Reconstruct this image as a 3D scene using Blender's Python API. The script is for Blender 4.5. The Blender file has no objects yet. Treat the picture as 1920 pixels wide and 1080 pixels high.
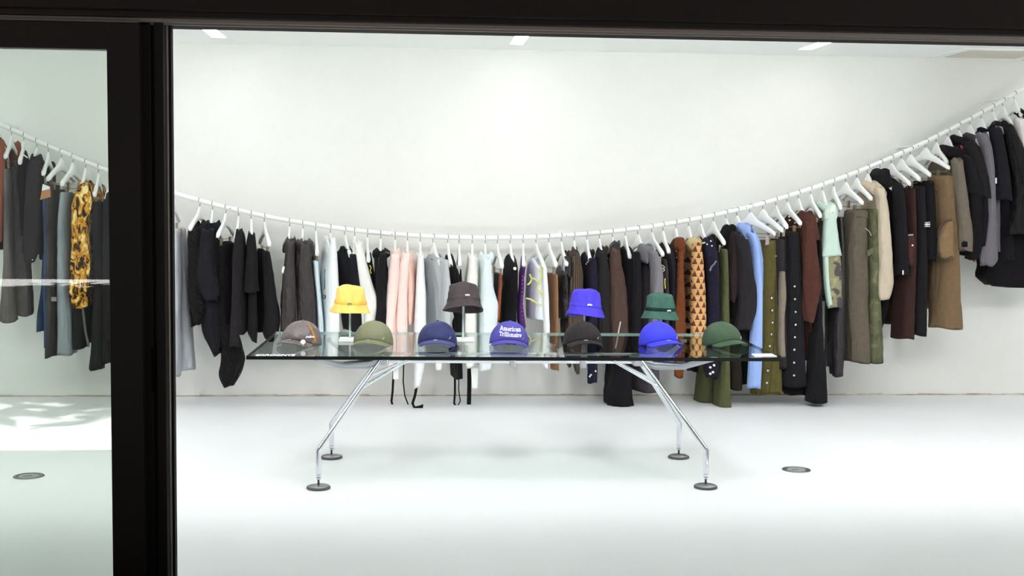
import bpy, bmesh, math, random
from mathutils import Vector, Matrix, noise as mnoise
C = bpy.context.scene.collection
SC = bpy.context.scene
# ------------------------------------------------------------------ camera
CAMH, YAW, PITCH, ROLL, FPX = 1.426, 0.0795, 0.0713, 0.0105, 2386.7
cam_d = bpy.data.cameras.new('camera'); cam = bpy.data.objects.new('camera', cam_d); C.objects.link(cam)
cam_d.sensor_width = 36.0; cam_d.lens = FPX / 1920 * 36.0; cam_d.clip_start = 0.05
_F = Vector((math.sin(YAW) * math.cos(PITCH), math.cos(YAW) * math.cos(PITCH), -math.sin(PITCH)))
_R0 = Vector((math.cos(YAW), -math.sin(YAW), 0)); _U0 = _R0.cross(_F)
_R = _R0 * math.cos(ROLL) + _U0 * math.sin(ROLL); _U = _U0 * math.cos(ROLL) - _R0 * math.sin(ROLL)
_O = Vector((0, 0, CAMH))
_M = Matrix((_R, _U, -_F)).transposed().to_4x4(); _M.translation = _O
cam.matrix_world = _M
SC.camera = cam

def ray(px, py):
    return _F + _R * ((px - 960) / FPX) - _U * ((py - 540) / FPX)
def U(px, py, Y):
    d = ray(px, py); return _O + d * (Y / d.y)
def UZ(px, py, z):
    d = ray(px, py); return _O + d * ((z - CAMH) / d.z)
# ------------------------------------------------------------------ dimensions of the place
D = 9.057            # back wall
H = 2.463            # ceiling
YR = D - 0.36        # rail plane
YF = 4.40            # shop front
XL, XR_ = -4.6, 6.4  # side walls
# ------------------------------------------------------------------ world, sun, exposure
w = bpy.data.worlds.new('world'); SC.world = w; w.use_nodes = True
bg = w.node_tree.nodes['Background']; bg.inputs['Color'].default_value = (0.67, 0.68, 0.72, 1); bg.inputs['Strength'].default_value = 0.60
sun_d = bpy.data.lights.new('sun', 'SUN'); sun_d.energy = 130.0; sun_d.angle = 0.009; sun_d.color = (1.0, 0.985, 0.96)
sun = bpy.data.objects.new('sun', sun_d); C.objects.link(sun)
SUN_EL = math.radians(56); SUN_AZ = 0.25     # the sun stands behind the shop, over its roof
_sd = Vector((math.sin(SUN_AZ) * math.cos(SUN_EL), math.cos(SUN_AZ) * math.cos(SUN_EL), math.sin(SUN_EL)))
sun.rotation_euler = _sd.to_track_quat('Z', 'Y').to_euler()
vs = SC.view_settings
SC.display_settings.display_device = 'sRGB'
vs.view_transform = 'Standard'; vs.look = 'None'; vs.exposure = -0.10; vs.gamma = 1.0; vs.use_curve_mapping = False
SC.cycles.use_denoising = True
SC.cycles.max_bounces = 16; SC.cycles.diffuse_bounces = 14; SC.cycles.glossy_bounces = 4
SC.cycles.transparent_max_bounces = 16; SC.cycles.transmission_bounces = 8
SC.cycles.caustics_reflective = False; SC.cycles.caustics_refractive = False
STRIP = 13.4         # ceiling strip lights
for i_ in range(7):  # added fill spots, unseen behind the window header, aimed low at clothes and wall foot
    l_ = bpy.data.lights.new('fill_spotlight', 'SPOT'); l_.energy = 122.0; l_.spot_size = math.radians(100); l_.spot_blend = 1.0; l_.shadow_soft_size = 0.28
    l_.color = (1.0, 0.985, 0.965)
    o_ = bpy.data.objects.new('fill_spotlight', l_); C.objects.link(o_); o_.location = (-3.6 + 1.35 * i_, 4.95, 2.36)
    o_.rotation_euler = (Vector((0.0, 2.85, -2.45)) * -1).to_track_quat('Z', 'Y').to_euler()
# ------------------------------------------------------------------ materials
def lin(c): return tuple(((v / 255) / 12.92 if v / 255 <= 0.04045 else ((v / 255 + 0.055) / 1.055) ** 2.4) for v in c)
MATS = {}
def nm(name):
    m = bpy.data.materials.new(name); m.use_nodes = True
    return m, m.node_tree, m.node_tree.nodes['Principled BSDF']
def mth(nt, op, a, b=None, c=None):
    n = nt.nodes.new('ShaderNodeMath'); n.operation = op
    for i, v in enumerate((a, b, c)):
        if v is None: continue
        if isinstance(v, (int, float)): n.inputs[i].default_value = v
        else: nt.links.new(v, n.inputs[i])
    return n.outputs[0]
def ramp(nt, fac, stops, interp='LINEAR'):
    r = nt.nodes.new('ShaderNodeValToRGB'); r.color_ramp.interpolation = interp
    el = r.color_ramp.elements
    while len(el) < len(stops): el.new(0.5)
    for e, (p, c) in zip(el, stops): e.position = p; e.color = (*c, 1)
    nt.links.new(fac, r.inputs[0]); return r.outputs[0]
def texco(nt, out='Object', scale=(1, 1, 1)):
    t = nt.nodes.new('ShaderNodeTexCoord'); mp = nt.nodes.new('ShaderNodeMapping')
    mp.inputs['Scale'].default_value = scale; nt.links.new(t.outputs[out], mp.inputs['Vector']); return mp.outputs[0]
def noise(nt, vec, scale, detail=3, rough=0.55, dist=0):
    n = nt.nodes.new('ShaderNodeTexNoise'); n.inputs['Scale'].default_value = scale; n.inputs['Detail'].default_value = detail
    n.inputs['Roughness'].default_value = rough; n.inputs['Distortion'].default_value = dist
    nt.links.new(vec, n.inputs['Vector']); return n.outputs['Fac']
def bump(nt, h, strength, dist, nrm=None):
    b = nt.nodes.new('ShaderNodeBump'); b.inputs['Strength'].default_value = strength; b.inputs['Distance'].default_value = dist
    nt.links.new(h, b.inputs['Height'])
    if nrm is not None: nt.links.new(nrm, b.inputs['Normal'])
    return b.outputs[0]

def plain(name, col, rough=0.5, metal=0.0, spec=0.5, noise_amt=0.0, nscale=8):
    if name in MATS: return MATS[name]
    m, nt, p = nm(name); c = lin(col)
    p.inputs['Base Color'].default_value = (*c, 1); p.inputs['Roughness'].default_value = rough
    p.inputs['Metallic'].default_value = metal; p.inputs['Specular IOR Level'].default_value = spec
    if noise_amt:
        f = noise(nt, texco(nt), nscale)
        nt.links.new(ramp(nt, f, [(0.3, tuple(v * (1 - noise_amt) for v in c)), (0.7, tuple(min(1, v * (1 + noise_amt)) for v in c))]), p.inputs['Base Color'])
    MATS[name] = m; return m

def cloth(name, col, kind='plain', rough=0.85, col2=None, wr=0.3):
    """woven or knitted fabric: fine weave and soft wrinkles; kind sets the printed or knitted pattern"""
    if name in MATS: return MATS[name]
    m, nt, p = nm(name)
    dk = lambda q: tuple(v * (0.64 + 0.36 * min(1, max(q) * 2.2)) for v in q)
    c = dk(lin(col)); c2 = dk(lin(col2)) if col2 else tuple(v * 0.7 for v in c)
    p.inputs['Roughness'].default_value = rough; p.inputs['Specular IOR Level'].default_value = 0.12
    if kind != 'leather':
        p.inputs['Sheen Weight'].default_value = 0.03; p.inputs['Sheen Roughness'].default_value = 0.5
    v1 = texco(nt)
    big = noise(nt, texco(nt, scale=(1, 1, 0.30)), 22, 4, 0.55, 0.8)
    fine = noise(nt, v1, 420, 2)
    nrm = bump(nt, big, min(1, wr * (1.8 - 0.9 * min(1, max(c) * 1.4))), 0.03); nrm = bump(nt, fine, 0.25, 0.0015, nrm)
    if kind == 'plain' or kind == 'leather':
        f = noise(nt, v1, 30, 3)
        lo = 0.86 + 0.11 * min(1, max(c) * 1.6); base = ramp(nt, f, [(0.25, tuple(v * lo for v in c)), (0.75, tuple(min(1, v * (2 - lo)) for v in c))])
        if kind == 'leather': p.inputs['Roughness'].default_value = 0.42; p.inputs['Specular IOR Level'].default_value = 0.5
    else:
        sep = nt.nodes.new('ShaderNodeSeparateXYZ'); nt.links.new(v1, sep.inputs[0])
        x, y, z = sep.outputs
        if kind == 'stripe':
            f = mth(nt, 'PINGPONG', mth(nt, 'ADD', x, mth(nt, 'MULTIPLY', y, 0.6)), 0.006); f = mth(nt, 'DIVIDE', f, 0.006)
            base = ramp(nt, f, [(0.35, c2), (0.55, c)])
        elif kind == 'rib':
            f = mth(nt, 'PINGPONG', mth(nt, 'ADD', z, mth(nt, 'MULTIPLY', x, 0.25)), 0.005); f = mth(nt, 'DIVIDE', f, 0.005)
            base = ramp(nt, f, [(0.2, c2), (0.6, c)]); nrm = bump(nt, f, 0.5, 0.003, nrm)
        elif kind == 'leopard':
            vv = texco(nt, scale=(1, 1, 0.55))
            f = noise(nt, vv, 24, 4, 0.6, 1.2)
            base = ramp(nt, f, [(0.38, lin((22, 20, 20))), (0.45, lin((92, 60, 22))), (0.50, c), (0.56, c), (0.62, lin((250, 226, 160)))])
        elif kind == 'camo':
            f = noise(nt, v1, 11, 2, 0.5, 1.0)
            base = ramp(nt, f, [(0.40, c2), (0.47, c), (0.58, c), (0.64, tuple(min(1, v * 1.45) for v in c))])
        elif kind == 'boucle':
            f = noise(nt, v1, 150, 3, 0.7)
            base = ramp(nt, f, [(0.38, c2), (0.62, c)]); nrm = bump(nt, f, 0.9, 0.006, nrm)
        elif kind == 'tweed':
            f = noise(nt, v1, 260, 3, 0.7)
            base = ramp(nt, f, [(0.36, c2), (0.64, c)]); nrm = bump(nt, f, 0.5, 0.003, nrm)
        elif kind == 'dots':
            f = mth(nt, 'MULTIPLY', mth(nt, 'SINE', mth(nt, 'MULTIPLY', x, 300)), mth(nt, 'SINE', mth(nt, 'MULTIPLY', z, 250)))
            base = ramp(nt, f, [(0.80, c), (0.86, c2)])
        elif kind == 'fan':
            # rows of striped fans with triangles between them
            row = mth(nt, 'DIVIDE', z, 0.042); ri = mth(nt, 'FLOOR', row); fv = mth(nt, 'SUBTRACT', row, ri)
            off = mth(nt, 'MULTIPLY', mth(nt, 'MODULO', mth(nt, 'ABSOLUTE', ri), 2), 0.5)
            u = mth(nt, 'ADD', mth(nt, 'DIVIDE', x, 0.044), off); fu = mth(nt, 'ABSOLUTE', mth(nt, 'SUBTRACT', mth(nt, 'SUBTRACT', u, mth(nt, 'FLOOR', u)), 0.5))
            tri = mth(nt, 'LESS_THAN', fu, mth(nt, 'MULTIPLY', mth(nt, 'SUBTRACT', 1.0, fv), 0.34))
            st = mth(nt, 'GREATER_THAN', mth(nt, 'SINE', mth(nt, 'MULTIPLY', fv, 25)), 0.35)
            base = ramp(nt, mth(nt, 'MAXIMUM', tri, mth(nt, 'MULTIPLY', st, 0.5)), [(0.2, c), (0.45, dk(lin((170, 118, 72)))), (0.6, dk(lin((170, 118, 72)))), (0.8, c2)])
            nrm = bump(nt, st, 0.3, 0.002, nrm)
        elif kind == 'pleat':
            f = mth(nt, 'PINGPONG', mth(nt, 'ADD', z, mth(nt, 'MULTIPLY', x, 0.8)), 0.007); f = mth(nt, 'DIVIDE', f, 0.007)
            base = ramp(nt, f, [(0.1, c2), (0.5, c)]); nrm = bump(nt, f, 0.9, 0.006, nrm)
        elif kind == 'denim':
            f = noise(nt, texco(nt, scale=(1, 1, 0.5)), 9, 3); g = noise(nt, v1, 300, 2)
            base = ramp(nt, mth(nt, 'ADD', mth(nt, 'MULTIPLY', f, 0.7), mth(nt, 'MULTIPLY', g, 0.3)), [(0.35, c2), (0.65, c)])
    nt.links.new(base, p.inputs['Base Color']); nt.links.new(nrm, p.inputs['Normal'])
    MATS[name] = m; return m

def thin_glass(name, tint, ior, refl=1.0):
    """a clear sheet: tinted see-through with the mirror of its own surface"""
    m = bpy.data.materials.new(name); m.use_nodes = True; nt = m.node_tree; nt.nodes.clear()
    out = nt.nodes.new('ShaderNodeOutputMaterial'); mx = nt.nodes.new('ShaderNodeMixShader')
    tr = nt.nodes.new('ShaderNodeBsdfTransparent'); tr.inputs['Color'].default_value = (*tint, 1)
    gl = nt.nodes.new('ShaderNodeBsdfGlossy'); gl.inputs['Roughness'].default_value = 0.0
    fr = nt.nodes.new('ShaderNodeFresnel'); fr.inputs['IOR'].default_value = ior
    ge = nt.nodes.new('ShaderNodeNewGeometry')
    f = mth(nt, 'MULTIPLY', fr.outputs[0], mth(nt, 'MULTIPLY', mth(nt, 'SUBTRACT', 1.0, ge.outputs['Backfacing']), refl))
    nt.links.new(f, mx.inputs[0]); nt.links.new(tr.outputs[0], mx.inputs[1]); nt.links.new(gl.outputs[0], mx.inputs[2])
    nt.links.new(mx.outputs[0], out.inputs[0]); return m

def plaster():
    m, nt, p = nm('plaster'); v = texco(nt)
    a = noise(nt, v, 1.3, 5, 0.6); b = noise(nt, v, 60, 3)
    f = mth(nt, 'ADD', mth(nt, 'MULTIPLY', a, 0.8), mth(nt, 'MULTIPLY', b, 0.2))
    nt.links.new(ramp(nt, f, [(0.3, lin((239, 239, 234))), (0.7, lin((246, 247, 244)))]), p.inputs['Base Color'])
    p.inputs['Roughness'].default_value = 0.85; p.inputs['Specular IOR Level'].default_value = 0.2
    nt.links.new(bump(nt, b, 0.12, 0.003), p.inputs['Normal']); return m
def epoxy():
    m, nt, p = nm('white_resin_floor'); v = texco(nt)
    a = noise(nt, v, 2.0, 4)
    nt.links.new(ramp(nt, a, [(0.3, lin((244, 246, 249))), (0.7, lin((248, 249, 252)))]), p.inputs['Base Color'])
    p.inputs['Roughness'].default_value = 0.45; p.inputs['Specular IOR Level'].default_value = 0.35
    return m
M_wall = plaster(); M_floor = epoxy()
M_ceil = plain('ceiling_paint', (245, 247, 246), 0.9, spec=0.2)
M_frame = plain('bronze_black_frame', (11, 7, 6), 0.6, 0.0, 0.06, 0.08, 5)
M_chrome = plain('polished_chrome', (225, 228, 235), 0.16, 1.0)
M_castal = plain('cast_aluminium', (176, 178, 184), 0.32, 1.0)
M_white = plain('white_lacquer', (243, 244, 243), 0.45)
M_wire = plain('hook_wire', (120, 122, 122), 0.3, 1.0)
M_clip = plain('clip_metal', (176, 160, 138), 0.3, 1.0)
M_rubber = plain('grey_rubber', (92, 84, 88), 0.6)
M_acr = thin_glass('clear_acrylic', (0.90, 0.94, 0.94), 1.45)
# ------------------------------------------------------------------ object helpers
def link(name, me, parent=None, loc=None):
    o = bpy.data.objects.new(name, me); C.objects.link(o)
    if parent is not None: o.parent = parent
    if loc is not None: o.location = loc
    return o
def mesh_of(name, verts, faces, mat, smooth=True):
    me = bpy.data.meshes.new(name); me.from_pydata([tuple(v) for v in verts], [], faces); me.update()
    bm = bmesh.new(); bm.from_mesh(me); bmesh.ops.recalc_face_normals(bm, faces=bm.faces); bm.to_mesh(me); bm.free()
    if mat is not None: me.materials.append(mat)
    if smooth:
        for p in me.polygons: p.use_smooth = True
    return me
def tag(o, label=None, cat=None, group=None, kind=None):
    if label: o['label'] = label
    if cat: o['category'] = cat
    if group: o['group'] = group
    if kind: o['kind'] = kind
    return o
def thing(name, loc, label, cat, group=None, rz=0):
    o = bpy.data.objects.new(name, None); C.objects.link(o); o.location = loc; o.rotation_euler = (0, 0, rz)
    o.empty_display_size = 0.05
    return tag(o, label, cat, group)
def bm_obj(name, bm, mat, parent=None, smooth=False, loc=None):
    me = bpy.data.meshes.new(name); bmesh.ops.recalc_face_normals(bm, faces=bm.faces); bm.to_mesh(me); bm.free()
    if mat is not None: me.materials.append(mat)
    if smooth:
        for p in me.polygons: p.use_smooth = True
    return link(name, me, parent, loc)
def add_box(bm, lo, hi, bev=0.0):
    vs_ = [bm.verts.new((x, y, z)) for x in (lo[0], hi[0]) for y in (lo[1], hi[1]) for z in (lo[2], hi[2])]
    fs = [(0, 1, 3, 2), (4, 6, 7, 5), (0, 4, 5, 1), (2, 3, 7, 6), (0, 2, 6, 4), (1, 5, 7, 3)]
    f = [bm.faces.new([vs_[i] for i in q]) for q in fs]
    if bev > 0:
        es = list({e for q in f for e in q.edges})
        bmesh.ops.bevel(bm, geom=es, offset=bev, segments=2, affect='EDGES', profile=0.5)
def box(name, lo, hi, mat, parent=None, bev=0.0):
    bm = bmesh.new(); add_box(bm, lo, hi, bev); return bm_obj(name, bm, mat, parent)
def tube_data(pts, rad, ns=10, cap=True):
    """verts and faces of a swept round bar; rad is one radius or one per point"""
    pts = [Vector(p) for p in pts]; n = len(pts)
    rs = rad if isinstance(rad, (list, tuple)) else [rad] * n
    vs_, fs = [], []; prev = None
    for i, p in enumerate(pts):
        t = (pts[min(i + 1, n - 1)] - pts[max(i - 1, 0)]).normalized()
        if prev is None:
            a = Vector((0, 0, 1)) if abs(t.z) < 0.9 else Vector((1, 0, 0))
            u = t.cross(a).normalized()
        else:
            u = (prev - t * prev.dot(t)).normalized()
        prev = u; v = t.cross(u)
        for k in range(ns):
            an = 2 * math.pi * k / ns
            vs_.append(p + (u * math.cos(an) + v * math.sin(an)) * rs[i])
    for i in range(n - 1):
        for k in range(ns):
            k2 = (k + 1) % ns
            fs.append((i * ns + k, i * ns + k2, (i + 1) * ns + k2, (i + 1) * ns + k))
    if cap:                                            # caps on their own rings, so the round sides shade cleanly
        b = len(vs_); vs_ += [v.copy() for v in vs_[:ns]] + [v.copy() for v in vs_[(n - 1) * ns:n * ns]]
        fs.append(tuple(range(b, b + ns))[::-1]); fs.append(tuple(range(b + ns, b + 2 * ns)))
    return vs_, fs
def tube(name, pts, rad, mat, parent=None, ns=10, loc=None):
    v, f = tube_data(pts, rad, ns); return link(name, mesh_of(name, v, f, mat), parent, loc)
def lathe_data(prof, ns=32, cap=(True, True)):
    vs_, fs = [], []; n = len(prof)
    for r, z in prof:
        for k in range(ns):
            a = 2 * math.pi * k / ns; vs_.append(Vector((r * math.cos(a), r * math.sin(a), z)))
    for i in range(n - 1):
        for k in range(ns):
            k2 = (k + 1) % ns; fs.append((i * ns + k, i * ns + k2, (i + 1) * ns + k2, (i + 1) * ns + k))
    if cap[0]: fs.append(tuple(range(ns))[::-1])
    if cap[1]: fs.append(tuple((n - 1) * ns + k for k in range(ns)))
    return vs_, fs
def lathe(name, prof, mat, parent=None, loc=None, ns=32, smooth=True):
    v, f = lathe_data(prof, ns); return link(name, mesh_of(name, v, f, mat, smooth), parent, loc)
def text_mesh(name, txt, size, mat, extr=0.0006, bold=0.0, wide=1.0):
    cu = bpy.data.curves.new(name, 'FONT'); cu.body = txt; cu.size = size; cu.extrude = extr; cu.offset = bold
    cu.align_x = 'CENTER'; cu.align_y = 'CENTER'; cu.resolution_u = 3
    o = bpy.data.objects.new(name, cu); C.objects.link(o)
    dg = bpy.context.evaluated_depsgraph_get(); me = bpy.data.meshes.new_from_object(o.evaluated_get(dg))
    bpy.data.objects.remove(o); bpy.data.curves.remove(cu)
    me.materials.clear(); me.materials.append(mat)
    for v in me.vertices: v.co.x *= wide
    return me
def struct(o): o['kind'] = 'structure'; return o
# ------------------------------------------------------------------ room shell
struct(box('floor', (XL - .2, YF - .05, -0.12), (XR_ + .2, D + .2, 0.0), M_floor))
struct(box('wall_back', (XL - .2, D, 0.0), (XR_ + .2, D + .2, H + .15), M_wall))
struct(box('wall_left', (XL - .2, YF + .3, 0.0), (XL, D, H + .15), M_wall))
struct(box('wall_right', (XR_, YF + .3, 0.0), (XR_ + .2, D, H + .15), M_wall))
struct(box('ceiling', (XL, YF + .3, H), (XR_, D, H + .15), M_ceil))
def joint():
    m, nt, p = nm('joint_dirt'); f = noise(nt, texco(nt, scale=(1, 1, 4)), 7, 4)
    nt.links.new(ramp(nt, f, [(0.35, lin((172, 158, 140))), (0.65, lin((222, 214, 204)))]), p.inputs['Base Color']); p.inputs['Roughness'].default_value = 0.9
    return m
bm = bmesh.new(); random.seed(4); n = 120
for i in range(n):
    x0 = XL + (XR_ - XL) * i / n; x1 = XL + (XR_ - XL) * (i + 1) / n
    add_box(bm, (x0, D - random.uniform(.006, .014), 0), (x1, D, random.uniform(.006, .014)))
struct(bm_obj('baseboard_back', bm, joint()))
# ------------------------------------------------------------------ shop front
zh = lambda py, Y: U(1000, py, Y).z
Z1, Z2, Z3 = zh(33, 4.38), zh(48, 4.44), zh(57.5, 4.56)
FT = 4.05
LX0 = -2.75                                            # far edge of the sliding leaf, outside the picture
RX1 = 4.6
struct(box('wall_front', (XL - .4, YF - .02, Z1), (XR_ + .4, YF + .34, FT), M_frame))
struct(box('wall_front', (XL - .4, YF - .02, 0), (LX0 - .12, YF + .34, Z1), M_frame))
struct(box('wall_front', (RX1, YF - .02, 0), (XR_ + .4, YF + .34, Z1), M_frame))
struct(box('trim_1', (LX0 - .12, YF + .02, Z2), (RX1, YF + .34, Z1), M_frame, bev=.002))
bm = bmesh.new()
for k, (y0, y1, zz) in enumerate([(.06, .075, Z2 - .012), (.10, .115, Z2 - .016), (.14, .155, Z3 + .004), (.17, .20, Z3)]):
    add_box(bm, (LX0 - .12, YF + y0, zz), (RX1, YF + y1, Z2 + .002))
struct(bm_obj('trim_2', bm, plain('track_metal', (78, 70, 66), 0.4, 0.6, 0.5)))
struct(box('roof_slab', (XL - .4, YF + .34, H + .151), (XR_ + .4, D + .3, FT), M_frame))
# fixed jamb between the leaf and the open bay
JX0, JX1 = U(270, 500, 4.52).x, U(318.5, 500, 4.58).x
bm = bmesh.new()
add_box(bm, (JX0 - .01, YF + .10, 0), (JX0 + .034, YF + .2, Z2), .002)
add_box(bm, (JX0 + .034, YF + .12, 0), (JX0 + .046, YF + .2, Z2))
add_box(bm, (JX0 + .046, YF + .09, 0), (JX1, YF + .2, Z2), .003)
struct(bm_obj('trim_3', bm, M_frame))
struct(box('trim_4', (JX1 + .0005, YF + .15, 0), (JX1 + .005, YF + .175, Z2), plain('brushed_bead', (150, 140, 132), 0.35, 0.8)))
struct(box('trim_5', (JX1 + .005, YF + .16, 0), (JX1 + .014, YF + .2, Z2), M_frame))
# sliding glass leaf (door_1): top rail, meeting stile, far stile, bottom rail, pane
SX0, SX1 = U(205.5, 560, YF + .03).x, U(266, 560, YF + .03).x
ZT = U(100, 89.5, YF + .03).z
door = thing('door_1', (0, YF + .05, 0), None, None); struct(door)
def dpart(name, lo, hi, mat, bev=.002):
    o = box(name, (lo[0], lo[1] - (YF + .05), lo[2]), (hi[0], hi[1] - (YF + .05), hi[2]), mat, door, bev); return o
dpart('top_rail', (LX0, YF + .03, ZT), (SX0, YF + .08, Z2 - .02), M_frame)
dpart('stile', (SX0, YF + .03, .012), (SX1, YF + .08, Z2 - .02), M_frame)
dpart('stile', (LX0 - .1, YF + .03, .012), (LX0, YF + .08, Z2 - .02), M_frame)
dpart('bottom_rail', (LX0, YF + .03, .012), (SX0, YF + .08, .07), M_frame)
dpart('glazing_bead', (LX0, YF + .035, ZT - .006), (SX0, YF + .045, ZT), plain('bead_grey', (62, 62, 66), 0.4))
dpart('pull_recess', (JX0 + .026, YF + .097, U(290, 735, 4.49).z), (JX0 + .040, YF + .103, U(290, 652, 4.49).z), plain('black_pull', (5, 5, 5), 0.9, 0, .02))
dpart('pane', (LX0, YF + .052, .07), (SX0, YF + .060, ZT), thin_glass('tinted_pane', (0.83, 0.87, 0.84), 1.62), 0)
# ------------------------------------------------------------------ pavement and tree outside
def paving():
    m, nt, p = nm('pavement'); v = texco(nt)
    f = noise(nt, v, 9, 5)
    nt.links.new(ramp(nt, f, [(0.3, lin((156, 157, 156))), (0.7, lin((176, 177, 176)))]), p.inputs['Base Color']); p.inputs['Roughness'].default_value = 0.9
    return m
struct(box('ground', (-14, -12.55, -.12), (14, YF - .05, -0.004), paving()))
tr = thing('street_tree', (-4.3, -0.6, -0.004), 'broad leafy street tree on the pavement outside, mirrored in the glass leaf', 'tree')
random.seed(8)
tube('trunk', [(0, 0, 0), (.05, .15, 1.4), (.3, .5, 2.8), (.9, 1.4, 4.2), (1.5, 2.4, 5.0)], [.17, .14, .12, .08, .04], plain('bark', (84, 72, 60), .9), tr)
vs_, fs_ = [], []
def leaf(c, L, a, t, wd):
    d = Vector((math.cos(a) * math.cos(t), math.sin(a) * math.cos(t), math.sin(t))); s = d.cross(Vector((0, 0, 1))).normalized()
    b = len(vs_); vs_.extend([c, c + d * L * .45 + s * wd, c + d * L, c + d * L * .45 - s * wd]); fs_.append((b, b + 1, b + 2, b + 3))
CC = Vector((4.3, -1.25, 6.0)); CR = Vector((9.0, 6.5, 1.5))      # crown centre and radii, seen from the trunk foot
cb = bmesh.new(); bmesh.ops.create_icosphere(cb, subdivisions=5, radius=1.0)
for v in cb.verts:
    d = v.co.normalized(); k = .88 + .06 * mnoise.noise(d * 5) + .03 * mnoise.noise(d * 14)
    v.co = CC + Vector((d.x * CR.x, d.y * CR.y, d.z * CR.z)) * k
cb.verts.ensure_lookup_table(); vs_.extend([v.co.copy() for v in cb.verts]); fs_.extend([tuple(v.index for v in f.verts) for f in cb.faces]); cb.free()
for i in range(9000):
    d = Vector((random.gauss(0, 1), random.gauss(0, 1), random.gauss(0, .8))).normalized(); k = random.uniform(.84, 1.02)
    leaf(CC + Vector((d.x * CR.x, d.y * CR.y, d.z * CR.z)) * k, random.uniform(.25, .6), random.uniform(0, 6.28), random.uniform(-.5, .3), random.uniform(.04, .10))
link('foliage', mesh_of('foliage', vs_, fs_, plain('tree_leaves', (58, 84, 44), .7, noise_amt=.3), False), tr)
# ------------------------------------------------------------------ ceiling strips, air vent, floor outlets
def emis():
    m = bpy.data.materials.new('lit_diffuser'); m.use_nodes = True; nt = m.node_tree; nt.nodes.clear()
    e = nt.nodes.new('ShaderNodeEmission'); e.inputs['Color'].default_value = (0.985, 0.985, 1.0, 1); e.inputs['Strength'].default_value = STRIP
    o = nt.nodes.new('ShaderNodeOutputMaterial'); nt.links.new(e.outputs[0], o.inputs[0]); return m
M_em = emis()
ends = [UZ(411, 69.5, H), UZ(968, 82.5, H), UZ(1510, 92, H)]
dx = ends[1].x - ends[0].x
allend = [(ends[0].x - dx, ends[0].y, 'far left linear ceiling light, above the sliding leaf'), (ends[0].x, ends[0].y, 'leftmost linear ceiling light seen through the open bay'),
          (ends[1].x, ends[1].y, 'middle linear ceiling light above the table'), (ends[2].x, ends[2].y, 'rightmost linear ceiling light seen, left of the air vent'),
          (ends[2].x + dx, ends[2].y, 'linear ceiling light to the right of the air vent')]
allend = [(x, y, 1.0, lb) for x, y, lb in allend]
for k in range(9):                                     # added front row, out of sight, to brighten the floor and lower wall
    allend.append((ends[1].x + (k - 4) * dx / 2, 6.55, 1.65, 'added fill light of an unseen front ceiling row, above the shop window header'))
for x, y, Ls, lb in allend:
    t = thing('ceiling_light', (x, y, H), lb, 'ceiling light', 'linear lights in the ceiling')
    hw = .046
    bm = bmesh.new(); add_box(bm, (-hw, -Ls, -.003), (hw, 0, -.0005)); bm_obj('diffuser', bm, M_em, t)
    bm = bmesh.new()
    for a, b in (((-hw - .006, -Ls - .006, -.004), (-hw, .006, 0)), ((hw, -Ls - .006, -.004), (hw + .006, .006, 0)),
                 ((-hw, 0, -.004), (hw, .006, 0)), ((-hw, -Ls - .006, -.004), (hw, -Ls, 0))): add_box(bm, a, b)
    bm_obj('trim_frame', bm, M_white, t)
vl = UZ(1737, 108.5, H); vw = 0.72
t = thing('air_vent', (vl.x, vl.y, H), 'square white air vent panel in the ceiling near the right end', 'air vent')
bm = bmesh.new()
for a, b in (((0, -.62, -.008), (vw, -.60, 0)), ((0, -.02, -.008), (vw, 0, 0)), ((0, -.6, -.008), (.02, -.02, 0)), ((vw - .02, -.6, -.008), (vw, -.02, 0))): add_box(bm, a, b)
bm_obj('frame', bm, M_white, t)
bm = bmesh.new()
for k in range(22): add_box(bm, (.1, -.52 + k * .02, -.006), (vw - .1, -.51 + k * .02, 0))
bm_obj('slats', bm, plain('vent_beige', (214, 208, 198), .6), t)
for px, py, lb in ((54, 893, 'round metal floor outlet behind the sliding glass leaf'), (1493, 881, 'round metal floor outlet right of the table')):
    c = UZ(px, py, 0)
    t = thing('floor_outlet', (c.x, c.y, 0), lb, 'floor outlet', 'round outlets in the floor', rz=.4)
    lathe('ring', [(.052, .0005), (.055, .004), (.074, .0035), (.076, .0005)], plain('outlet_steel', (150, 152, 156), .35, .9), t)
    lathe('cover', [(.0005, .002), (.03, .0022), (.05, .002), (.051, .0005)], plain('outlet_cover', (196, 198, 198), .4, .6), t)
    box('slot', (-.03, -.006, .002), (.015, .006, .0032), plain('outlet_slot', (120, 120, 124), .5, .6), t)
# ------------------------------------------------------------------ glass table
TCX, TCY, TZ, TW, TD, TA = 0.517, 6.507, 0.671, 2.541, 1.083, -0.025
table = thing('glass_table', (TCX, TCY, 0), 'long glass display table on splayed chrome legs with round feet', 'table', rz=TA)
def TL(p):                                             # world to table coordinates
    d = Vector((p.x - TCX, p.y - TCY, p.z)); c, s = math.cos(-TA), math.sin(-TA)
    return Vector((d.x * c - d.y * s, d.x * s + d.y * c, d.z))
hw, hd, th = TW / 2, TD / 2, .0165
M_tg = thin_glass('table_glass', (0.86, 0.905, 0.885), 1.50)
M_edge = plain('dark_glass_edge', (10, 12, 13), .35, 0, .15)
M_edgel = plain('painted_lit_edge', (176, 200, 196), .2, 0, .6)  # back edge only: light inside the glass painted in as a paler colour
bm = bmesh.new(); add_box(bm, (-hw, -hd, TZ - th), (hw, hd, TZ))
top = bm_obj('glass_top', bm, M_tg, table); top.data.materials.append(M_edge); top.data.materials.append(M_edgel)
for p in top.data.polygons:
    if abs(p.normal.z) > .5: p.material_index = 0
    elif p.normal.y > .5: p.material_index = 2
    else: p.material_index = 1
fu, fv = .952, .362
uh = -TL(U(716, 681, 6.41)).x; uh2 = TL(U(1204, 681, 6.41)).x; uh = (uh + uh2) / 2
zs = 0.583
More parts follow.
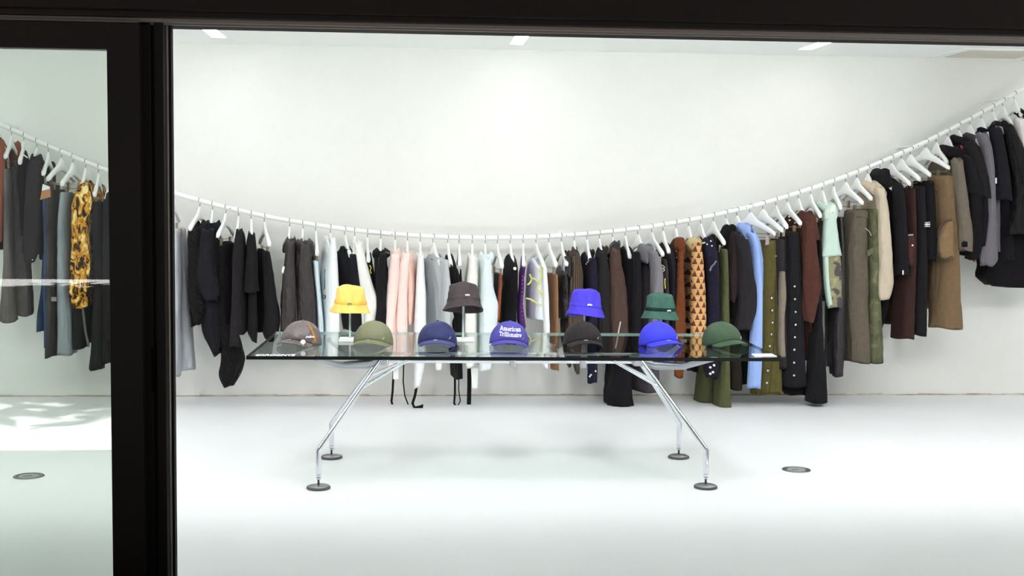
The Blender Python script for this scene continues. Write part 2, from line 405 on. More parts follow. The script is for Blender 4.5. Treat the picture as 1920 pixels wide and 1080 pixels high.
for sx in (-1, 1):
    for sy in (-1, 1):
        kx, ky = sx * fu, sy * fv
        leg = tube('leg', [(kx, ky, .072), (kx, ky, .188), (kx - sx * .008, ky - sy * .003, .200), (sx * uh, sy * .085, .60)], [.0135, .0135, .0125, .0115], M_chrome, table, 14)
        lathe('foot_collar', [(.011, .046), (.0125, .05), (.0125, .056), (.010, .058), (.0125, .060), (.0125, .068), (.012, .074)], M_chrome, leg, (kx, ky, 0), 20)
        lathe('foot_stem', [(.0055, .018), (.0055, .048)], plain('dark_steel', (96, 80, 76), .3, .9), leg, (kx, ky, 0), 12)
        lathe('foot_disc', [(.050, .010), (.054, .0125), (.046, .0165), (.02, .019), (.006, .022)], M_castal, leg, (kx, ky, 0), 40)
        lathe('rubber_rim', [(.052, 0), (.0585, .003), (.0575, .010), (.053, .0135), (.050, .012)], M_rubber, leg, (kx, ky, 0), 40)
        # strut from mid leg to the spine
        tt = .56; A = Vector((kx, ky, .2)).lerp(Vector((sx * uh, sy * .085, .60)), .66)
        tube('strut', [A, (sx * (uh - .135), sy * .028, zs + .004)], .0075, M_chrome, table, 12)
        # cast arm that carries the glass
        tube('support_arm', [(sx * (uh + .0), sy * .06, zs + .012), (sx * (uh + .07), sy * .12, zs - .004), (sx * (uh + .19), sy * .22, zs + .004), (sx * (uh + .31), sy * .39, TZ - th - .012)],
             [.022, .024, .018, .008], M_castal, table, 14)
        lathe('glass_pad', [(.016, TZ - th - .016), (.018, TZ - th - .006), (.018, TZ - th - .0005)], M_castal, table, (sx * (uh + .31), sy * .39, 0), 18)
    bm = bmesh.new(); add_box(bm, (sx * uh - .038, -.085, zs - .016), (sx * uh + .038, .085, zs + .026), .008); bm_obj('hub', bm, M_castal, table)
tube('spine', [(-uh, 0, zs), (uh, 0, zs)], .0135, M_chrome, table, 16)
tube('spine', [(-uh, .05, zs + .03), (uh, .05, zs + .03)], .008, M_castal, table, 12)
for px in (962, 1094):
    u0 = TL(U(px, 684, 6.49)).x
    bm = bmesh.new(); add_box(bm, (u0 - .018, -.022, zs - .036), (u0 + .014, .018, zs + .018), .006); bm_obj('spine_bracket', bm, M_castal, table)
# etched lettering and symbol on the glass
c = TL(UZ(521, 666.2, TZ))
me = text_mesh('etched_lettering', 'BROGNYS', .088, plain('etched_white', (244, 246, 246), .7), .0003, .002, .40)
link('etched_lettering', me, table, (c.x, c.y, TZ + .0006))
bm = bmesh.new(); cs = TL(UZ(486.5, 666, TZ))
for k in range(8):
    a = k * math.pi / 4; R = Matrix.Rotation(a, 4, 'Z'); b0 = len(bm.verts)
    add_box(bm, (.002, -.0035, 0), (.019, .0035, .0006)); bm.verts.ensure_lookup_table()
    for v in bm.verts[b0:]: v.co = R @ v.co; v.co.y *= 1.9
bm_obj('etched_symbol', bm, MATS['etched_white'], table, False, (cs.x, cs.y, TZ + .0003))
# price card
q = [UZ(1409, 664.2, TZ), UZ(1447, 663.8, TZ), UZ(1457, 669, TZ), UZ(1416, 669.5, TZ)]
cc = sum(q, Vector()) / 4
vv = [p - cc for p in q] + [p - cc + Vector((0, 0, .002)) for p in q]
vv = [Vector((v.x, v.y, v.z + .0008)) for v in vv]
card = link('price_card', mesh_of('price_card', vv, [(3, 2, 1, 0), (4, 5, 6, 7), (0, 1, 5, 4), (1, 2, 6, 5), (2, 3, 7, 6), (3, 0, 4, 7)], plain('card_white', (246, 240, 244), .6), False), None, cc)
tag(card, 'white printed card lying at the right front corner of the glass table', 'card')
# ------------------------------------------------------------------ caps
CH, CRX, CRY = .121, .101, .106
def rimz(th): return .037 * max(0.0, math.cos(th)) ** 1.5
def crad(v): return (1 - min(1, v) ** 2.25) ** (1 / 2.1)
def cpt(th, v, k=1.0):
    z0 = rimz(th); r = crad(v) * k
    fr = 1.0 + .0 * math.cos(th)
    return Vector((CRX * r * math.sin(th), -CRY * r * math.cos(th) * fr + (.008 * v), z0 + (CH - z0) * v))
def csurf(x, z):
    th = 0
    for _ in range(12):
        z0 = rimz(th); v = max(0, min(.98, (z - z0) / (CH - z0))); s = max(-.98, min(.98, x / (CRX * crad(v)))); th = math.asin(s)
    return cpt(th, v), th
def brim_pt(u, w):
    th = u * math.radians(63); a = cpt(th, 0.0); a.z -= .001
    L = .072 * max(0, math.cos(u * math.pi / 2)) ** .40
    zo = max(.0012, .027 - .037 * u * u)
    b = Vector((a.x * (1 + .02 * w), a.y - L * w, a.z + (zo - a.z) * (w ** 1.3)))
    if abs(u) > .985: b.z = max(b.z, .0012)
    return b
_arc = lambda cx, cy, rx, ry, a0, a1, n=9: [(cx + rx * math.cos(math.radians(a0 + (a1 - a0) * i / (n - 1))), cy + ry * math.sin(math.radians(a0 + (a1 - a0) * i / (n - 1)))) for i in range(n)]
SLAB = {   # slab-serif strokes: x-height 1, cap height 1.45
 'A': (1.35, [[(.08, 0), (.58, 1.45), (1.12, 0)], [(.28, .5), (.92, .5)], [(-.1, .05), (.32, .05)], [(.88, .05), (1.3, .05)]]),
 'm': (1.40, [[(.14, 0), (.14, 1)], [(.14, .72), (.32, .95), (.5, .95), (.6, .72), (.6, 0)], [(.6, .72), (.78, .95), (.96, .95), (1.06, .72), (1.06, 0)], [(-.03, .05), (.3, .05)], [(.45, .05), (.76, .05)], [(.9, .05), (1.24, .05)], [(-.03, .95), (.14, .95)]]),
 'e': (.98, [[(.1, .5), (.82, .5)] + _arc(.46, .5, .36, .45, 0, 320)]),
 'r': (.80, [[(.18, 0), (.18, 1)], [(.18, .6), (.36, .9), (.62, .95), (.66, .78)], [(0, .05), (.44, .05)], [(0, .95), (.18, .95)]]),
 'i': (.52, [[(.22, 0), (.22, 1)], [(.02, .05), (.44, .05)], [(.02, .95), (.22, .95)], [(.22, 1.28), (.22, 1.46)]]),
 'c': (.94, [_arc(.46, .5, .36, .45, 40, 320), [(.74, .78), (.74, .98)]]),
 'a': (1.0, [[(.16, .80), (.3, .94), (.56, .94), (.7, .76), (.7, .05), (.92, .05)], [(.7, .56), (.34, .54), (.12, .34), (.16, .12), (.34, .04), (.54, .1), (.7, .26)]]),
 'n': (1.02, [[(.16, 0), (.16, 1)], [(.16, .72), (.36, .95), (.58, .95), (.72, .72), (.72, 0)], [(-.02, .05), (.33, .05)], [(.54, .05), (.9, .05)], [(-.02, .95), (.16, .95)]]),
 'T': (1.2, [[(.02, 1.40), (1.1, 1.40)], [(.56, 1.40), (.56, 0)], [(.3, .05), (.82, .05)], [(.06, 1.42), (.06, 1.1)], [(1.06, 1.42), (1.06, 1.1)]]),
 'l': (.52, [[(.22, 0), (.22, 1.5)], [(.02, .05), (.44, .05)], [(.02, 1.45), (.22, 1.45)]]),
 'o': (.98, [_arc(.46, .5, .36, .45, 0, 360, 13)])}
def slab_word(word, unit, wide, wd=.10):
    """quads of a slab-serif word, centred, baseline at y = 0"""
    quads = []; x = 0
    for chh in word:
        adv, strokes = SLAB[chh]
        for st in strokes:
            for (x0, y0), (x1, y1) in zip(st, st[1:]):
                L = math.hypot(x1 - x0, y1 - y0); ux, uy = (x1 - x0) / L, (y1 - y0) / L; e = wd * .55; m = max(1, int(L / .35))
                x0e, y0e, x1e, y1e = x0 - ux * e, y0 - uy * e, x1 + ux * e, y1 + uy * e
                for k in range(m):
                    ax, ay = x0e + (x1e - x0e) * k / m, y0e + (y1e - y0e) * k / m; bx, by = x0e + (x1e - x0e) * (k + 1) / m, y0e + (y1e - y0e) * (k + 1) / m
                    quads.append([(x + ax - uy * wd, ay + ux * wd), (x + ax + uy * wd, ay - ux * wd), (x + bx + uy * wd, by - ux * wd), (x + bx - uy * wd, by + ux * wd)])
        x += adv
    return [[((px - x / 2) * unit * wide, py * unit) for px, py in q] for q in quads]
def cap(px, cy, yaw, roll, mat, bmat, label, text=None, emblem=(236, 236, 236), sticker=True, ty=0.0, under=None, scale=1.0):
    b = U(px, 648, cy)
    t = thing('baseball_cap', (b.x, cy, TZ + .0008), label, 'cap', 'baseball caps on the glass table', rz=yaw)
    t.rotation_euler = (ty, roll, yaw); t.scale = (scale,) * 3
    ns, nv = 96, 18; vs_, fs = [], []
    for i in range(nv):
        v = 1 - (1 - i / nv) ** 1.5
        for k in range(ns):
            th = 2 * math.pi * k / ns - math.pi
            g = min(abs((th - j * math.pi / 3 + math.pi) % (2 * math.pi) - math.pi) for j in range(6))
            vs_.append(cpt(th, v, 1 - .014 * math.exp(-(g / .035) ** 2) + .004 * math.sin(5 * th + 7 * v)))
    tp = len(vs_); vs_.append(Vector((0, .008, CH)))
    for i in range(nv - 1):
        for k in range(ns): k2 = (k + 1) % ns; fs.append((i * ns + k, i * ns + k2, (i + 1) * ns + k2, (i + 1) * ns + k))
    for k in range(ns): fs.append(((nv - 1) * ns + k, (nv - 1) * ns + (k + 1) % ns, tp))
    o = link('crown', mesh_of('crown', vs_, fs, mat), t)
    sm = o.modifiers.new('cloth', 'SOLIDIFY'); sm.thickness = .002; sm.offset = -1
    nu, nw = 40, 8; vs_, fs = [], []
    for i in range(nu + 1):
        for j in range(nw + 1): vs_.append(brim_pt(-1 + 2 * i / nu, j / nw))
    for i in range(nu):
        for j in range(nw): fs.append((i * (nw + 1) + j, (i + 1) * (nw + 1) + j, (i + 1) * (nw + 1) + j + 1, i * (nw + 1) + j + 1))
    o = link('brim', mesh_of('brim', vs_, fs, bmat), t)
    sm = o.modifiers.new('board', 'SOLIDIFY'); sm.thickness = .0035; sm.offset = 0
    lathe('button', [(.0075, -.002), (.0075, .001), (.005, .0035), (.0006, .0045)], mat, t, (0, .008, CH), 16)
    for s in (-1, 1):
        e, th = csurf(s * .033, .098)
        lathe('eyelet', [(.0016, 0), (.003, .0008), (.0038, 0)], bmat, t, (e.x, e.y - .0008, e.z), 12)
    # the small curved emblem low on the front, to the wearer's left
    pts = []
    for k in range(7):
        a = -.6 + k * .55; x = .066 + .0035 * math.cos(a) - .001 * k * .3; z = .044 + .0045 * math.sin(1.9 - k * .55)
        e, th = csurf(x, z); pts.append((e.x, e.y - .0012, e.z))
    tube('emblem', pts, .0013, plain('emblem_%d_%d_%d' % emblem, emblem, .5), t, 6)
    if sticker:
        vs_, fs = [], []
        for k in range(20):
            a = 2 * math.pi * k / 20; e = brim_pt(.10 * math.cos(a) - .05, .22 + .14 * math.sin(a)); vs_.append(e + Vector((0, -.0005, .0032)))
        fs.append(tuple(range(20))); link('sticker', mesh_of('sticker', vs_, fs, plain('silver_sticker', (206, 206, 210), .3, .4), False), t)
    if text:
        for (tx, size, x0, z0, rot, bold, wide) in text:
            if tx in ('American', 'Trillionaire'):
                vs_, fs = [], []
                for q in slab_word(tx, size, wide):
                    b0 = len(vs_)
                    for lift in (.0004, .0016):
                        for qx, qy in q:
                            X = x0 + qx * math.cos(rot) - qy * math.sin(rot); Z = z0 + qx * math.sin(rot) + qy * math.cos(rot)
                            e, th = csurf(X, Z); vs_.append(e + Vector((math.sin(th), -math.cos(th), .25)).normalized() * lift)
                    fs += [tuple(b0 + 4 + i for i in range(4))] + [(b0 + i, b0 + (i + 1) % 4, b0 + 4 + (i + 1) % 4, b0 + 4 + i) for i in range(4)]
                link('lettering', mesh_of('lettering', vs_, fs, plain('white_thread', (246, 246, 250), .6), False), t)
            else:
                me = text_mesh('lettering', tx, size, plain('white_thread', (246, 246, 250), .6), .0005, bold, wide)
                for v in me.vertices:
                    X = x0 + v.co.x * math.cos(rot) - v.co.y * math.sin(rot); Z = z0 + v.co.x * math.sin(rot) + v.co.y * math.cos(rot)
                    e, th = csurf(X, Z); v.co = e + Vector((math.sin(th), -math.cos(th), .25)).normalized() * (.0012 + v.co.z)
                link('lettering', me, t)
    return t, b
def capmats(n, col, kind='plain', col2=None): return cloth(n, col, kind, .75, col2, .12)
M_le = cloth('brown_cap_leather', (122, 110, 112), 'leather', .3, None, .5); M_le.node_tree.nodes['Principled BSDF'].inputs['Roughness'].default_value = .24
t, b = cap(565, 6.46, -.38, .02, M_le, M_le, 'brown grey leather baseball cap with ochre streak, leftmost on the table', [('palm', .014, .076, .050, -.1, .0005, 1)], emblem=(90, 80, 80))
vs_, fs = [], []
for i in range(13):                                    # the ochre streak sewn down the side panel
    v = .12 + .8 * i / 12
    for k in range(2): vs_.append(cpt(.92 + .17 * k + .25 * (1 - v), v) * 1.012)
for i in range(12): fs.append((2 * i, 2 * i + 1, 2 * i + 3, 2 * i + 2))
link('streak', mesh_of('streak', vs_, fs, cloth('ochre_leather', (176, 118, 42), 'leather', .4, None, .3)), t)
e = brim_pt(.70, .55)
lathe('white_tag', [(.0005, .0), (.010, .0005), (.0135, .0), (.0005, -.001)], plain('tag_white', (240, 238, 230), .6), t, (e.x - .004, e.y - .012, e.z + .012), 20).rotation_euler = (1.35, 0, .3)
M_ol = capmats('olive_cap_satin', (134, 136, 108)); M_ol.node_tree.nodes['Principled BSDF'].inputs['Roughness'].default_value = .45
cap(700, 6.46, -.16, .02, M_ol, M_ol, 'pale olive satin baseball cap, second from the left on the table')
M_nv = capmats('navy_cap_satin', (60, 66, 112)); M_nv.node_tree.nodes['Principled BSDF'].inputs['Roughness'].default_value = .42
M_nvb = capmats('navy_cap_brim', (84, 86, 142))
cap(820, 6.46, -.05, .0, M_nv, M_nvb, 'navy satin baseball cap below the brown bucket hat')
M_vi = capmats('violet_cap_twill', (86, 82, 168))
cap(954, 6.46, -.02, .05, M_vi, M_vi, 'violet blue baseball cap with white American Trillionaire lettering', [('American', .0132, .000, .080, -.02, 0, .98), ('Trillionaire', .0132, .000, .053, -.02, 0, .90)], (238, 130, 110), False)
M_bk = capmats('black_cap_twill', (56, 51, 53))
cap(1092, 6.46, .06, .0, M_bk, M_bk, 'black baseball cap standing below the violet blue bucket hat')
M_bl = capmats('cobalt_cap_twill', (66, 68, 218))
cap(1234, 6.46, .30, .01, M_bl, M_bl, 'bright cobalt blue baseball cap below the green bucket hat')
M_gr = capmats('green_cap_twill', (80, 102, 80))
cap(1353, 6.46, .36, .0, M_gr, M_gr, 'dark green baseball cap, rightmost on the table', sticker=False)
# small stand under the lettered cap, clear head forms under two others
c = U(954, 650, 6.49)
t = thing('cap_stand', (c.x, 6.49, TZ), 'small clear stand with dark foot under the lettered violet cap', 'stand')
lathe('foot', [(.02, .001), (.026, .003), (.02, .005), (.006, .006)], plain('dark_foot', (40, 38, 42), .3), t)
box('post', (-.007, -.007, .006), (.007, .007, .075), M_acr, t, .001)
for px, lb in ((700, 'clear dome form inside the pale olive cap'), (820, 'clear dome form inside the navy satin cap')):
    c = U(px, 650, 6.49)
    o = lathe('cap_form', [(.070, .001), (.071, .03), (.062, .06), (.04, .082), (.0006, .09)], M_acr, None, (c.x, 6.50, TZ + .0005)); tag(o, lb, 'cap form', 'clear forms inside the caps')
# ------------------------------------------------------------------ bucket hats on their stands
def bucket(px, py, Y, mat, band, label, stlabel, lean, roll, yaw, seed, logo, r=1.0):
    b = U(px, py, Y); random.seed(seed)
    t = thing('bucket_hat', (b.x, Y, b.z), label, 'bucket hat', 'bucket hats on stands', rz=yaw); t.rotation_euler = (lean, roll, yaw); t.scale = (r, r, r)
    prof = [(.1035, 0)]
    for k in range(14):
        f = (k + 1) / 14; prof.append((.103 - .019 * f ** .8 + (.0007 if k % 2 else -.0004), .001 + .039 * f))
    prof += [(.0835, .042), (.0815, .052), (.0800, .062), (.078, .075), (.0755, .090), (.0725, .106), (.0705, .118), (.0672, .1255), (.0600, .130), (.045, .1335), (.025, .1355), (.0006, .136)]
    v, f = lathe_data(prof, 72, (False, True))
    ph = [random.uniform(0, 6.28) for _ in range(8)]
    def wrinkle(p):
        a = math.atan2(p.y, p.x); z = p.z
        k = .0022 * math.sin(3 * a + ph[0] + 30 * z) + .0016 * math.sin(7 * a + ph[1] - 60 * z) + .001 * math.sin(13 * a + ph[2] + 90 * z)
        if z < .04: k += .004 * math.sin(2 * a + ph[3]) * (1 - z / .04)
        rr = math.hypot(p.x, p.y)
        if rr > .02: p.x += p.x / rr * k; p.y += p.y / rr * k
        if z > .1: p.z += .004 * math.sin(2 * a + ph[4]) + .002 * math.sin(5 * a + ph[5])
        if z < .04: p.z += .004 * math.sin(2 * a + ph[6]) * (1 - z / .04)
    for p in v: wrinkle(p)
    o = link('hat_body', mesh_of('hat_body', v, f, mat), t); sm = o.modifiers.new('cloth', 'SOLIDIFY'); sm.thickness = .002; sm.offset = -1
    v, f = lathe_data([(.0838, .0425), (.0848, .044), (.0836, .052), (.0826, .060), (.0812, .0615)], 72, (False, False))
    for p in v: wrinkle(p)
    link('hat_band', mesh_of('hat_band', v, f, band), t)
    me = text_mesh('lettering', 'palm', .0125, plain('hat_thread_%d' % logo[3], logo[:3], .6), .0004, .0006)
    for vtx in me.vertices:
        a = vtx.co.x / .083 + logo[4]; zz = logo[5] + vtx.co.y
        R = .0865 - .1 * (zz - .042) + vtx.co.z
        vtx.co = Vector((R * math.sin(a), -R * math.cos(a), zz))
    link('lettering', me, t)
    # stand
    s = thing('hat_stand', (b.x, Y + .01, TZ), stlabel, 'hat stand', 'stands for the bucket hats')
    zt = b.z - TZ + .095 * r
    box('base_plate', (-.055, -.05, .0005), (.055, .05, .016), M_white, s, .002)
    box('post', (-.0085, -.006, .016), (.0085, .006, zt), M_acr, s, .001)
    bm = bmesh.new(); add_box(bm, (-.005, -.003, .016), (.005, .003, zt)); bm_obj('post_core', bm, plain('frosted_post', (222, 228, 228), .4), s)
    lathe('top_disc', [(.0006, zt), (.045, zt), (.045, zt + .004), (.0006, zt + .004)], M_acr, s)
    return t
mk = lambda n, c: cloth(n, c, 'plain', .8, None, .35)
My = mk('yellow_cotton', (240, 206, 112)); Mb = mk('washed_brown_cotton', (88, 79, 81)); Mv = mk('violet_cotton', (78, 66, 204)); Mg = mk('bottle_green_nylon', (74, 114, 100))
bucket(656, 584, 6.62, My, mk('yellow_band', (236, 192, 84)), 'bright yellow bucket hat on a stand behind the olive cap', 'clear post stand with white base under the yellow bucket hat', .03, .05, .0, 1, (120, 130, 140, 1, .02, .052), .985)
bucket(869, 581, 6.62, Mb, Mb, 'faded dark brown bucket hat on a stand behind the navy cap', 'clear post stand with white base under the brown bucket hat', -.26, .05, .25, 2, (246, 246, 246, 2, -.04, .062), 1.03)
bucket(1096, 592, 6.62, Mv, Mv, 'violet blue bucket hat on a stand behind the black cap', 'clear post stand with white base under the violet blue bucket hat', -.10, .09, .0, 3, (240, 238, 200, 3, .12, .057), 1.02)
bucket(1237, 597, 6.62, Mg, mk('dark_green_band', (28, 56, 50)), 'bottle green bucket hat with dark band on a stand behind the cobalt cap', 'clear post stand with white base under the green bucket hat', -.02, .03, .0, 4, (232, 236, 226, 4, .42, .050), .965)
# ------------------------------------------------------------------ the curved rail
RPX = [(-60, 205), (0, 231.5), (21, 241), (67, 265), (136, 294), (200, 319), (324, 362.5), (373, 376.5), (424, 388.5), (465, 397), (543, 413), (593, 422.5), (650, 430.5), (700, 436), (740, 439), (813, 443.5), (870, 445.5), (911, 446.2),
       (960, 445.3), (1000, 444.3), (1054, 442.5), (1110, 438.5), (1150, 435), (1222, 424), (1270, 416), (1316, 408), (1365, 399), (1410, 386.5), (1460, 373.5), (1522, 352), (1563, 338.5), (1610, 321), (1652, 304.5), (1713, 278.5), (1759, 255), (1820, 223), (1870, 194), (1920, 164.5), (1990, 122)]
RW = [U(x, y, YR) for x, y in RPX]
def fitline():
    # smooth the measured points
    p = RW
    for _ in range(2):
        p = [p[0]] + [Vector((p[i].x, YR, .25 * p[i - 1].z + .5 * p[i].z + .25 * p[i + 1].z)) if False else p[i] for i in range(1, len(p) - 1)] + [p[-1]]
    return p
def cr(p0, p1, p2, p3, t):
    return 0.5 * ((2 * p1) + (-p0 + p2) * t + (2 * p0 - 5 * p1 + 4 * p2 - p3) * t * t + (-p0 + 3 * p1 - 3 * p2 + p3) * t ** 3)
# least-squares smooth height over a polynomial in x
def polyfit(xs, ys, n):
    A = [[sum(x ** (i + j) for x in xs) for j in range(n + 1)] + [sum(y * x ** i for x, y in zip(xs, ys))] for i in range(n + 1)]
    m = n + 1
    for i in range(m):
        pv = max(range(i, m), key=lambda r: abs(A[r][i])); A[i], A[pv] = A[pv], A[i]
        for r in range(m):
            if r != i:
                f = A[r][i] / A[i][i]
                for c_ in range(i, m + 1): A[r][c_] -= f * A[i][c_]
    return [A[i][m] / A[i][i] for i in range(m)]
_pf = polyfit([p.x / 4 for p in RW], [p.z for p in RW], 7)
def railz(x): return sum(c_ * (x / 4) ** i for i, c_ in enumerate(_pf))
rx0, rx1 = RW[0].x, RW[-1].x
rail = thing('clothes_rail', (0, YR, 0), 'long white clothes rail curving down and up again along the back wall', 'clothes rail')
tube('rail_tube', [(rx0 + (rx1 - rx0) * i / 120, 0, railz(rx0 + (rx1 - rx0) * i / 120)) for i in range(121)], .0158, M_white, rail, 16)
for px in (2, 432, 735, 1062, 1398, 1716, 1880):
    x = U(px, 400, YR).x; z = railz(x)
    br = tube('wall_bracket', [(x, .012, z), (x, .3585, z)], .0085, M_white, rail, 12)
    tube('wall_plate', [(x, .350, z), (x, .3592, z)], .020, M_white, br, 24)
    tube('screw', [(x, -.0145, z), (x, -.0172, z)], .0035, plain('dark_steel', (96, 80, 76), .3, .9), br, 8)
# ------------------------------------------------------------------ hangers
def hanger_meshes(HL):
    vs_, fs = [], []; ny, nc = 33, 12
    for i in range(ny):
        y = -HL + 2 * HL * i / (ny - 1); a = abs(y) / HL
        zc = -.098 - .088 * a ** 1.25; hh = .020 + .011 * (1 - a) ** 2 - .004 * a
        if a > .93: hh *= .86
        up = .0 + .030 * max(0, 1 - abs(y) / .045) ** .5 if abs(y) < .045 else 0
        tk = .0085 + .0065 * a ** 2; tk *= (.75 if a > .985 else 1)
        for k in range(nc):
            an = 2 * math.pi * k / nc; cx, sz = math.cos(an), math.sin(an)
            cx = math.copysign(abs(cx) ** .55, cx); sz = math.copysign(abs(sz) ** .55, sz)
            z = zc + sz * hh + (up if sz > 0 else 0) * min(1, sz)
            vs_.append(Vector((cx * tk, y, z)))
    for i in range(ny - 1):
        for k in range(nc): k2 = (k + 1) % nc; fs.append((i * nc + k, i * nc + k2, (i + 1) * nc + k2, (i + 1) * nc + k))
    fs.append(tuple(range(nc))[::-1]); fs.append(tuple((ny - 1) * nc + k for k in range(nc)))
    body = mesh_of('shoulder_bar', vs_, fs, M_white)
    pts = [(0, 0, -.075), (0, .001, -.045), (0, .010, -.032)]
    for k in range(13):
        a = -.9 + k * (math.pi + 1.1) / 12; pts.append((0, .0205 * math.cos(a) * 1.0, .0205 * math.sin(a) - .0022))
    v, f = tube_data(pts, .0021, 8); hook = mesh_of('hook', v, f, M_wire)
    v, f = tube_data([(0, -.178, -.178), (0, -.180, -.205), (0, -.176, -.212), (0, .176, -.212), (0, .180, -.205), (0, .178, -.178)], .0021, 8)
    rod = mesh_of('clip_rod', v, f, M_clip)
    bm = bmesh.new(); add_box(bm, (-.007, -.012, -.040), (-.002, .012, .012), .001); add_box(bm, (.002, -.012, -.040), (.007, .012, .012), .001); add_box(bm, (-.004, -.010, -.006), (.004, .010, .006), .001)
    clip = bpy.data.meshes.new('clip'); bmesh.ops.recalc_face_normals(bm, faces=bm.faces); bm.to_mesh(clip); bm.free(); clip.materials.append(M_clip)
    return body, hook, rod, clip
HM = hanger_meshes(0.205); HC = hanger_meshes(0.130)
def hanger(x, z, phi, label, clips, bare):
    h = thing('hanger', (x, YR, z), label, 'hanger', 'white hangers on the rail', rz=phi)
    link('shoulder_bar', HM[0] if clips or bare else HC[0], h); link('hook', HM[1], h)
    if clips:
        r = link('clip_rod', HM[2], h)
        for s in (-1, 1): link('clip', HM[3], r, (0, s * (.115 if clips == 1 else clips), -.212))
    return h
# ------------------------------------------------------------------ garments
def interp(rows, n):
    ys = [r[0] for r in rows]; out = []
    def slope(k, j):
        if j == 0 or j == len(rows) - 1: return (rows[min(j + 1, len(rows) - 1)][k] - rows[max(j - 1, 0)][k]) / (ys[min(j + 1, len(rows) - 1)] - ys[max(j - 1, 0)])
        a = (rows[j][k] - rows[j - 1][k]) / (ys[j] - ys[j - 1]); b = (rows[j + 1][k] - rows[j][k]) / (ys[j + 1] - ys[j])
        return 0 if a * b <= 0 else 2 * a * b / (a + b)
    for i in range(n):
        f = i / (n - 1); f = f + .0 * f
        y = ys[0] + (ys[-1] - ys[0]) * f; j = 0
        while j < len(rows) - 2 and y > ys[j + 1]: j += 1
        h = ys[j + 1] - ys[j]; t = (y - ys[j]) / h; v = [y]
        for k in (1, 2):
            m0, m1 = slope(k, j) * h, slope(k, j + 1) * h; a, b = rows[j][k], rows[j + 1][k]
            v.append((2 * t ** 3 - 3 * t * t + 1) * a + (t ** 3 - 2 * t * t + t) * m0 + (-2 * t ** 3 + 3 * t * t) * b + (t ** 3 - t * t) * m1)
        out.append(v)
    return out
GAR = {}
class Gar: pass
SEED = [0]
def loft(g, part, rows, mat=None, s=0.0, b=.19, p=.72, fold=.07, nf=5, sh=0.0, n=None, far=False, label=None, parent=None, round_top=.35, hollow=False):
    SEED[0] += 1; rnd = random.Random(SEED[0] * 7 + 3)
    Yc = YR - s * math.cos(g.phi)
    R = interp(rows, n or max(8, min(44, int((rows[-1][0] - rows[0][0]) / 5) + 4)))
    ns = 44; vs_, fs = [], []
    ph = [rnd.uniform(0, 6.28) for _ in range(6)]; nz = Vector((rnd.uniform(0, 90), rnd.uniform(0, 90), rnd.uniform(0, 90)))
    zt = U(rows[0][1], rows[0][0], Yc).z
    sp, cp = math.sin(g.phi), math.cos(g.phi)
    rings = []
    for i, (y, xl, xr) in enumerate(R):
        A, B = U(xl, y, Yc), U(xr, y, Yc); t = i / (len(R) - 1)
        rings.append(((A.x + B.x) / 2, max(.002, (B.x - A.x) / 2), (A.z + B.z) / 2, t, 1.0))
    e = len(rings)
    c0 = rings[0]; cN = rings[-1]
    if hollow: allr = [(c0[0], c0[1] * .70, c0[2] - .05, 0, .72), (c0[0], c0[1] * .86, c0[2] - .002, 0, .90)] + rings
    else: allr = [(c0[0], c0[1] * .55, c0[2] + min(.012, c0[1] * round_top), 0, .9)] + rings + [(cN[0], cN[1] * .86, cN[2] + .004, 1, .95), (cN[0], cN[1] * .70, cN[2] + .03, 1, .9)]
    for (xc, a, z, t, sc) in allr:
        for k in range(ns):
            th = 2 * math.pi * k / ns; cx, sy = math.cos(th), math.sin(th)
            cx = math.copysign(abs(cx) ** p, cx); sy = math.copysign(abs(sy) ** p, sy)
            amp = fold * (.25 + .75 * t)
            f = 1 + amp * math.sin(nf * th + ph[0] + 1.6 * math.sin(2.2 * t * 3.1 + ph[1])) + amp * .6 * math.sin((nf * 2 + 1) * th + ph[2] - 3 * t)
            wob = amp * .5 * a * math.sin(5 * t + ph[3])
            # creases: long hanging folds and a few slanting wrinkles
            lf = mnoise.noise(nz + Vector((math.cos(th) * 2.1, math.sin(th) * 2.1, z * 1.6))); wf = mnoise.noise(nz + Vector((math.cos(th) * 1.3 + z * 5, math.sin(th) * 1.3 - z * 3, z * 9)))
            cr_ = fold * 4.2 * ((1 - abs(lf) * 2.4) * .30 * (.35 + .65 * t) + (1 - abs(wf) * 2.6) * .16 - .2)
            f += max(-.32, min(.28, cr_))
            bb = b * sc * (1 + .25 * (f - 1))
            X = xc + a * cx * f + wob - sp * bb * sy; Y = Yc + cp * bb * sy
            drop = sh * abs(sy) ** 1.5 * max(0, 1 - (zt - z) / .32) if sh else 0
            hem = .006 * math.sin(2 * th + ph[4]) * t * t if fold else 0
            vs_.append(Vector((X - g.x, Y - YR, z - drop - g.z + hem)))
    m = len(allr)
    for i in range(m - 1):
        for k in range(ns): k2 = (k + 1) % ns; fs.append((i * ns + k, i * ns + k2, (i + 1) * ns + k2, (i + 1) * ns + k))
    fs.append(tuple(range(ns))[::-1]); fs.append(tuple((m - 1) * ns + k for k in range(ns)))
    me = mesh_of(part, vs_, fs, mat or g.mat)
    o = link(part, me, parent or g.o)
    if label: o['label'] = label
    if far:
        d = Vector((-sp, cp, 0)) * (2 * s)
        o2 = link(part, me, parent or g.o, d)
    return o
PEND = []
